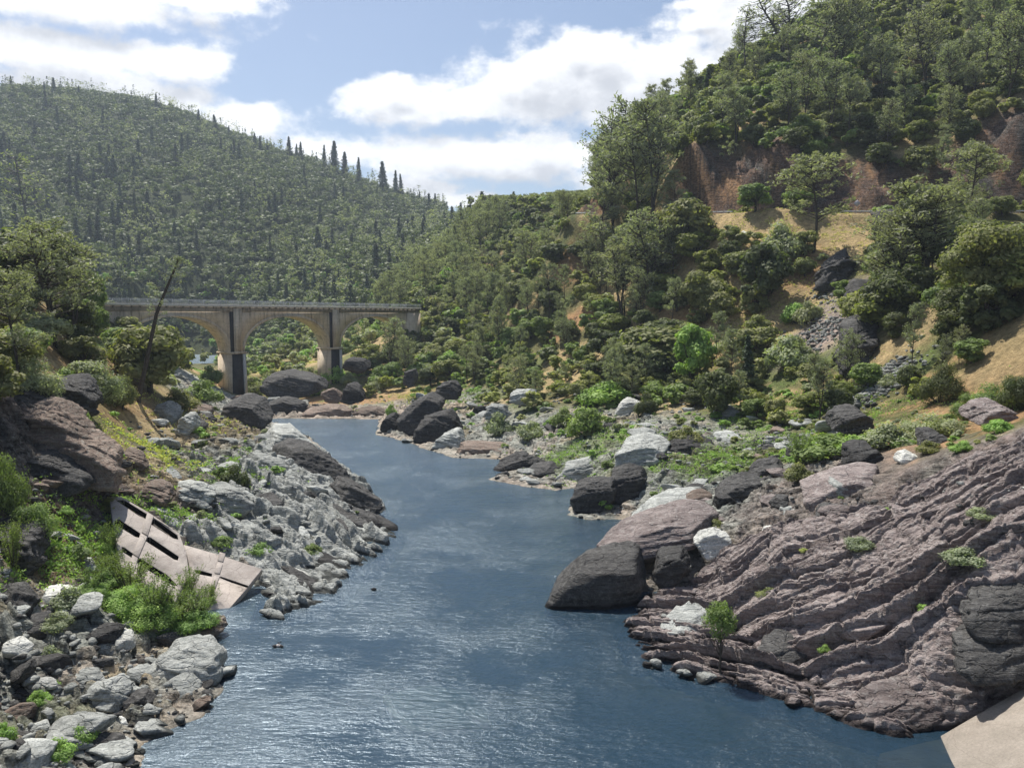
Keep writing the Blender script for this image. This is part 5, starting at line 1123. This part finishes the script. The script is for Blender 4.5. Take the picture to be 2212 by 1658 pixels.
# ------------------------------------------------------------------ fallen slabs of the older bridge
def slab(name, pl, outline, holes, th, m_, parent=None, lift=0., label=None, cat=None):
    n = pl[1]; loops = [outline] + holes; W3 = [[onp(pl, x, y) + n * lift for x, y in lp] for lp in loops]
    u_ = unit(W3[0][1] - W3[0][0]); v_ = np.cross(n, u_)
    L2 = [[Vector((p @ u_, p @ v_, 0)) for p in lp] for lp in W3]; tris = tessellate_polygon(L2); top = np.array([p for lp in W3 for p in lp]); k = len(top)
    V = np.concatenate([top, top - n * th]); F, S = [], []
    for t_ in tris: F += list(t_) + [t_[2] + k, t_[1] + k, t_[0] + k]; S += [3, 3]
    MI = [0] * len(S); o_ = 0
    for lp in W3:
        q = len(lp)
        for i in range(q): j = (i + 1) % q; F += [o_ + i, o_ + j, o_ + j + k, o_ + i + k]; S.append(4); MI.append(int(lp is not W3[0]))  # hole walls take the painted slot shade
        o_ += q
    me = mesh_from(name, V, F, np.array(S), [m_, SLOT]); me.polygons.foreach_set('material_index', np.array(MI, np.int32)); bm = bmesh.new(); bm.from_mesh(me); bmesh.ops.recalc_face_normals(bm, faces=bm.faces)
    bmesh.ops.bevel(bm, geom=[e for e in bm.edges if len(e.link_faces) == 2 and e.calc_face_angle(0) > .8], offset=.04, segments=1, affect='EDGES'); bm.to_mesh(me); bm.free()
    return link(name, me, parent, label=label, cat=cat)
e = bpy.data.objects.new('ruined_slab', None); COL.objects.link(e); tag(e, 'large tilted concrete slab with rows of dark rectangular slots, left bank', 'concrete slab')
HA = [[(250,1079),(268,1079),(318,1110),(315,1120),(300,1113)],[(329,1122),(333,1119),(383,1155),(385,1164),(375,1162),(326,1131)],[(248,1124),(256,1120),(303,1151),(300,1160),(292,1158),(247,1130)],[(318,1159),(324,1159),(386,1201),(384,1209),(376,1207),(314,1167)],
      [(263,1180),(268,1181),(288,1195),(284,1203),(262,1189)],[(299,1205),(304,1206),(360,1240),(384,1264),(372,1263),(296,1215)]]
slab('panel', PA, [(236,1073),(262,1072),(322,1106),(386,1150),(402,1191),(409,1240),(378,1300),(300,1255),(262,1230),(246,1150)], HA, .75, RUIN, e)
for i, rib in enumerate([[(318,1108),(332,1114),(319,1158),(306,1150)],[(305,1153),(318,1160),(299,1205),(286,1196)],[(286,1199),(298,1206),(288,1240),(274,1232)]]): slab('rib', PA, rib, [], .20, RUIN, e, .12)
slab('slot_shade_floor', PA, [(240,1078),(262,1074),(380,1152),(396,1192),(402,1236),(375,1292),(300,1250),(268,1228),(250,1150)], [], .2, SLOT, e, -.80)  # black sheet under the panel, painted shade behind the slots
e = bpy.data.objects.new('ruined_slab', None); COL.objects.link(e); tag(e, 'smooth fallen concrete slab split by thin cracks, right of the slotted one', 'concrete slab')
slab('panel', PB, [(396,1175),(470,1196),(566,1228),(535,1268),(478,1334),(440,1320),(385,1290),(412,1240),(404,1200)], [[(419,1231),(428,1230),(458,1238),(457,1244),(430,1239)],[(473,1246),(476,1244),(536,1264),(534,1268),(500,1257)]], .6, RUIN, e)
for rib in [[(474,1192),(487,1196),(482,1214),(470,1211)],[(469,1216),(481,1219),(475,1240),(463,1238)],[(462,1243),(474,1246),(466,1270),(454,1267)],[(453,1272),(465,1275),(461,1290),(450,1287)]]: slab('rib', PB, rib, [], .14, RUIN, e, .10)
slab('slot_shade_floor', PB, [(402,1180),(470,1199),(558,1229),(530,1266),(476,1326),(440,1312),(395,1288),(416,1240),(408,1200)], [], .15, SLOT, e, -.64)  # same painted shade sheet below the cracks
slab('ruined_slab', PC, [(524,1276),(556,1282),(552,1310),(538,1352),(484,1348),(500,1312)], [], .5, RUIN, None, -.15, 'small concrete slab sliding into the water under the smooth one', 'concrete slab')
PD = plane3([(470,1196,84.5),(560,1226,83.5),(520,1190,88)])
slab('ruined_slab', PD, [(420,1180),(440,1166),(510,1180),(566,1205),(564,1226),(480,1197)], [], .4, RUIN, None, -.05, 'thin broken concrete sheet behind the smooth fallen slab', 'concrete slab')
PE = plane3([(405,1385,67.5),(470,1365,68.5),(410,1400,66)])
slab('ruined_slab', PE, [(398,1384),(420,1362),(478,1352),(470,1370),(432,1398),(405,1402)], [], .4, RUIN, None, .15, 'low concrete scrap at the waterline below the willows', 'concrete slab')
# submerged one, just under the surface in mid river
m, t, b, o = mat('submerged_concrete'); c = ramp(t, tn(t, geo(t), .9, 5, .6), [(.3, (.10,.13,.13)), (.7, (.20,.22,.20))]); t.links.new(c, b.inputs['Base Color']); SUBM = m
PS = (np.array([0, 0, -1.0]), np.array([0, 0, 1.])); e = bpy.data.objects.new('sunken_slab', None); COL.objects.link(e); tag(e, 'rounded concrete slab sunk under the water in mid river', 'concrete slab')
slab('panel', PS, [(826,1502),(850,1494),(930,1478),(1010,1490),(1050,1530),(1055,1560),(1000,1572),(905,1575),(880,1568),(850,1540)], [], .4, SUBM, e)
PS2 = (np.array([0, 0, -.10]), np.array([0, 0, 1.]))
slab('rim', PS2, [(826,1501),(836,1497),(846,1512),(858,1535),(880,1556),(905,1568),(960,1574),(905,1580),(880,1572),(850,1546)], [], .5, RUIN, e)
slab('rim', PS2, [(1004,1532),(1014,1533),(1050,1550),(1062,1556),(1046,1558),(1020,1544)], [], .5, RUIN, e)
# concrete apron, lower right corner
slab('concrete_apron', PF, [(2030,1588),(2125,1533),(2201,1490),(2330,1440),(2400,1800),(2085,1760),(2061,1658)], [], 1.2, conc_mat('bright_concrete', (.22,.195,.16), (.28,.245,.205), (.33,.29,.245), (.2,.17,.14), .7, (.5,.5,.5)), None, 0, 'smooth bright concrete apron in the lower right corner', 'concrete slab')
m, t, b, o = mat('algae_brown_concrete'); c = ramp(t, tn(t, geo(t), .8, 5, .6), [(.3, (.13,.07,.025)), (.7, (.24,.14,.055))]); t.links.new(c, b.inputs['Base Color'])
PG = plane3([(2034,1588,50.2),(1890,1612,50.3),(2061,1658,46.8)]); PG = (np.array([25., 48., -.22]), unit(np.array([-.03, -.02, 1.])))
slab('concrete_footing', PG, [(2050,1590),(2000,1600),(1900,1625),(1880,1700),(1930,1760),(2100,1760),(2085,1658)], [], .6, m, None, 0, 'brown algae-covered concrete footing under the water beside the bright apron', 'concrete slab')

# ------------------------------------------------------------------ road, rails, sign, birds
v = []; dr = np.gradient(ROADP, axis=0); nr = unit(np.stack([-dr[:, 1], dr[:, 0], dr[:, 2] * 0], 1))
P2 = np.concatenate([np.linspace(ROADP[i], ROADP[i + 1], 12, endpoint=False) for i in range(len(ROADP) - 1)]); d2 = np.gradient(P2, axis=0); n2_ = unit(np.stack([-d2[:, 1], d2[:, 0], d2[:, 2] * 0], 1))
v = np.stack([P2 - n2_ * 3.6, P2 + n2_ * 3.6], 1).reshape(-1, 3) + [0, 0, .03]; k = len(P2)
link('road', mesh_from('road', v, np.concatenate([[2 * i, 2 * i + 2, 2 * i + 3, 2 * i + 1] for i in range(k - 1)]), 4, [ASPH]), kind='structure')
def rail(i0, i1, off, name, label):
    q = P2[i0:i1]; q = q + n2_[i0:i1] * off; e = bpy.data.objects.new(name, None); COL.objects.link(e); tag(e, label, 'guard rail')
    def strip(z0, z1, th):
        a = []
        for p, n in zip(q, n2_[i0:i1]): a += [p + [0, 0, z0], p + [0, 0, z1], p + n * th + [0, 0, z1], p + n * th + [0, 0, z0]]
        f = []
        for i in range(len(q) - 1):
            for j in range(4): f += [4 * i + j, 4 * i + (j + 1) % 4, 4 * i + 4 + (j + 1) % 4, 4 * i + 4 + j]
        return np.array(a), f
    a, f = strip(.45, .80, .08); link('rail', mesh_from('rail', a, f, 4, [STEEL]), e)
    seg = np.concatenate([[0], np.cumsum(np.linalg.norm(np.diff(q, axis=0), axis=1))]); first = None
    for s in np.arange(0, seg[-1], 3.8):
        p = np.array([np.interp(s, seg, q[:, j]) for j in range(3)])
        if first is None: tv, tf = tube([(0, 0, -.4), (0, 0, .45), (0, 0, .95)], .10, 6); first = mesh_from('post', tv, tf, 4, [STEEL])
        o = link('post', first, e); o.location = p
IX = lambda px: int(np.argmin(np.abs(np.array([proj(*p)[0] for p in P2]) - px)))
rail(IX(1815), IX(1965), -4.2, 'guard_rail', 'guard rail beside the dark crag at the road edge')
rail(IX(2130), IX(2280), -4.2, 'guard_rail', 'guard rail at the right edge of the picture, above the big oak')
rail(IX(1235), IX(1290), -4.2, 'guard_rail', 'short far guard rail where the road rounds the spur')
rail(IX(1555), IX(1600), -4.2, 'guard_rail', 'short guard rail left of the sign, above the dry grass')
p = P2[IX(1852)] + n2_[IX(1852)] * 4.6
e = bpy.data.objects.new('road_sign', None); COL.objects.link(e); e.location = p; tag(e, 'plain diamond road sign on a post seen from behind', 'road sign')
tv, tf = tube([(0, 0, -.5), (0, 0, 1.5), (0, 0, 4.6)], .06, 6); link('post', mesh_from('post', tv, tf, 4, [STEEL]), e)
q = [(0, -.05, 2.9), (1.05, -.05, 3.95), (0, -.05, 5.0), (-1.05, -.05, 3.95)]; q += [(a, b_ - .03, c) for a, b_, c in q]
link('sign_plate', mesh_from('sign_plate', q, [0, 3, 2, 1, 4, 5, 6, 7, 0, 1, 5, 4, 1, 2, 6, 5, 2, 3, 7, 6, 3, 0, 4, 7], 4, [SIGN]), e)
m, t, b, o = mat('bird_feathers'); b.inputs['Base Color'].default_value = (.035, .03, .028, 1); BIRD = m
m, t, b, o = mat('bird_pale_breast'); b.inputs['Base Color'].default_value = (.55, .5, .46, 1); BIRD2 = m
def duck(px, py, s, rz, label):
    """one continuous body: breast, back, neck, head and bill in one lofted skin"""
    prof = [(-.34,.10,.01,.01),(-.30,.11,.05,.03),(-.18,.09,.12,.08),(0,.07,.15,.11),(.14,.08,.13,.11),(.20,.15,.07,.08),(.22,.24,.045,.05),(.25,.31,.05,.055),(.30,.33,.045,.045),(.34,.32,.02,.018),(.40,.31,.016,.008),(.42,.31,.004,.004)]
    V, F = [], []; S = 10
    for (x, z, ry, rz_) in prof:
        for j in range(S): a = 6.2832 * j / S; V.append((x, math.cos(a) * ry, z + math.sin(a) * rz_))
    for i in range(len(prof) - 1):
        for j in range(S): F += [i * S + j, i * S + (j + 1) % S, (i + 1) * S + (j + 1) % S, (i + 1) * S + j]
    me = mesh_from('duck', V, F, 4, [BIRD, BIRD2], True); mi = np.zeros(len(F) // 4, np.int32); mi[3 * S:5 * S] = 1; me.polygons.foreach_set('material_index', mi)
    o = link('duck', me, label=label, cat='bird'); o.location = at(px, py, z=0); o.scale = (s, s, s); o.rotation_euler = (0, 0, rz)
duck(597, 1396, 1.15, .4, 'dark duck with pale breast, left one of the pair afloat near the ruin'); duck(606, 1396, 1.0, 2.6, 'dark duck, right one of the pair afloat near the ruin')
o = link('river_stone', rock_mesh('river_stone', 77, ROCK_DARK, 4, 12, (1, .7, .5), .08), label='tiny dark stone poking out of the open water in mid river', cat='rock'); o.location = at(808, 1272, z=.05); o.scale = (.34, .34, .42)

# ------------------------------------------------------------------ labels for everything that was scattered
ORD = 'first second third fourth fifth sixth seventh eighth ninth tenth eleventh twelfth thirteenth fourteenth fifteenth sixteenth seventeenth eighteenth nineteenth twentieth'.split()
TENS = {20: 'twenty', 30: 'thirty', 40: 'forty', 50: 'fifty', 60: 'sixty', 70: 'seventy', 80: 'eighty', 90: 'ninety'}; TENTH = {20: 'twentieth', 30: 'thirtieth', 40: 'fortieth', 50: 'fiftieth', 60: 'sixtieth', 70: 'seventieth', 80: 'eightieth', 90: 'ninetieth'}
def ordn(i): return ORD[i] if i < 20 else (TENTH[(i + 1) // 10 * 10] if (i + 1) % 10 == 0 else TENS[(i + 1) // 10 * 10] + '-' + ORD[(i + 1) % 10 - 1])
ZP = [('on the far hill', lambda x, y, d: d > 470 and x < 1000), ('on the valley floor behind the bridge', lambda x, y, d: x < 800 and 265 < d <= 470),
      ('on the left hillside above the bank', lambda x, y, d: x < 420 and y < 1000), ('on the left bank below the rock wall', lambda x, y, d: x < 860 and x < 480 + (y > 1000) * 300),
      ('on the rocky slope above the road cut', lambda x, y, d: x >= 1430 and y < 130), ('just under the right summit', lambda x, y, d: x >= 1430 and y < 230), ('above the right end of the road cut', lambda x, y, d: x >= 1850 and y < 460), ('above the left end of the road cut', lambda x, y, d: x >= 1430 and y < 460),
      ('around the far ridge beyond the spur', lambda x, y, d: x < 1430 and y < 480), ('on the spur above the bridge', lambda x, y, d: x < 1180 and y < 600), ('on the steep slope under the tall pines', lambda x, y, d: x >= 1180 and x < 1480 and y < 600),
      ('on the dry slope below the road', lambda x, y, d: x >= 1480 and x < 1850 and y < 700), ('around the big oak at far right', lambda x, y, d: x >= 1850 and y < 760), ('beside the right end of the bridge', lambda x, y, d: x < 1050 and y < 800),
      ('at the foot of the slope behind the pebble bar', lambda x, y, d: x < 1450 and y < 850), ('at the foot of the slope beside the small conifer', lambda x, y, d: x >= 1450 and y < 850),
      ('on the bar near the fin rocks', lambda x, y, d: x < 1120), ('on the pebble bar', lambda x, y, d: x < 1420), ('on the low green bank', lambda x, y, d: x < 1720 and y < 1060), ('behind the purple slab', lambda x, y, d: y < 1060), ('on the purple slab', lambda x, y, d: True)]
ZR = [('under the bridge', lambda x, y, d: d > 200), ('at the lower left shore', lambda x, y, d: x < 520 and y > 1480), ('in the rubble below the willows, left', lambda x, y, d: x < 520 and y > 1360), ('beside the orange soil, left bank', lambda x, y, d: x < 420 and y > 1100),
      ('on the tip of the left point', lambda x, y, d: x < 860 and x >= 640), ('on the pale slope right of the ruin', lambda x, y, d: x < 860 and y > 1080), ('on the pale slope near the dark green bush', lambda x, y, d: x < 860 and y > 960), ('near the leaning pine', lambda x, y, d: x < 860),
      ('on the point with the fin rocks', lambda x, y, d: x < 1130), ('on the pebble bar', lambda x, y, d: x < 1420 and y < 1010), ('on the second point', lambda x, y, d: x < 1420 and y < 1080), ('at the shore left of the purple slab', lambda x, y, d: x < 1560 and y > 1080), ('on the low green bank', lambda x, y, d: x < 1700 and y < 1080),
      ('on the lower scree', lambda x, y, d: x > 1700 and y < 880), ('behind the purple slab', lambda x, y, d: y < 1090), ('at the upper left of the purple slab', lambda x, y, d: y < 1300), ('low on the purple slab by the water', lambda x, y, d: True)]
TN = dict(lime='yellow-green', olive='olive', dark='dark green', green='green', grey='grey-green', bright='bright green', fir='dark', sage='sage green', farfir='dark', far='green', yellow='yellow')
RN = dict(g='grey', d='dark', w='white', p='purple-brown', b='brown')
def label_all(items, zones, noun, tonename, sizes, grp):
    G_ = {}
    for q in items:
        x, y = q['px']; d = q['p'][1]; z = next(zn for zn, f in zones if f(x, y, d)); sz = 0 if q['w'] < sizes[0] else 1 if q['w'] < sizes[1] else 2
        G_.setdefault((z, tonename[q['tone']], sz, noun(q)), []).append(q)
    for (z, tnm, sz, nn), lst in G_.items():
        w_ = ['small', 'middle-sized', 'large'][sz]; nr_ = -(-len(lst) // 16); lst.sort(key=lambda q: -q['px'][1]); per = -(-len(lst) // nr_); out = []
        for rw in range(nr_):
            row = sorted(lst[rw * per:(rw + 1) * per], key=lambda q: q['px'][0])
            for i, q in enumerate(row): out.append((q, i, rw, len(row)))
        for q, i, rw, ln_ in out:
            l = f'{w_} {tnm} {nn} {z}' + (f', {ordn(i)} of its kind from the left' if len(lst) > 1 and nr_ == 1 else f', {ordn(i)} from left, row {ordn(rw)}' if nr_ > 1 else '')
            if len(l.split()) > 16: l = l.replace(' of its kind from the left', ' from the left')
            if len(l.split()) > 16: l = l.replace(' the ', ' ').replace(' of the ', ' of ')
            q['o']['label'] = l; q['o']['group'] = grp(nn, z)
label_all([q for q in PLANTS if not q['label']], ZP, lambda q: {'oak': 'oak', 'bush': 'shrub', 'pine': 'pine', 'thinpine': 'pine', 'fir': 'fir', 'willow': 'willow'}[q['kind']], TN, (3.5, 7.), lambda n, z: f'{n}s {z}')
label_all(BOULD, ZR, lambda q: q.get('noun', 'boulder'), RN, (2.0, 3.2), lambda n, z: f'{n}s {z}')
# ------------------------------------------------------------------ haze
m = bpy.data.materials.new('haze_air'); m.use_nodes = True; n = m.node_tree.nodes; n.clear(); o = n.new('ShaderNodeOutputMaterial'); pv = n.new('ShaderNodeVolumePrincipled')
pv.inputs['Color'].default_value = (.72, .84, 1, 1); pv.inputs['Density'].default_value = HAZE_D; pv.inputs['Anisotropy'].default_value = .2; m.node_tree.links.new(pv.outputs[0], o.inputs['Volume'])
hx0, hx1, hy0, hy1, hz0, hz1 = -2300, 2300, -80, 2700, -8, float(ZZ.max()) + 40
hv = [(x, y, z) for x in (hx0, hx1) for y in (hy0, hy1) for z in (hz0, hz1)]
link('haze', mesh_from('haze', hv, [0,1,3,2, 4,6,7,5, 0,4,5,1, 2,3,7,6, 0,2,6,4, 1,5,7,3], 4, [m]), kind='stuff', label='thin blue haze filling the valley air', cat='haze')

for q in bpy.data.objects:
    if q.parent is None and q.get('category') and not q.get('kind') : q['kind'] = 'thing'
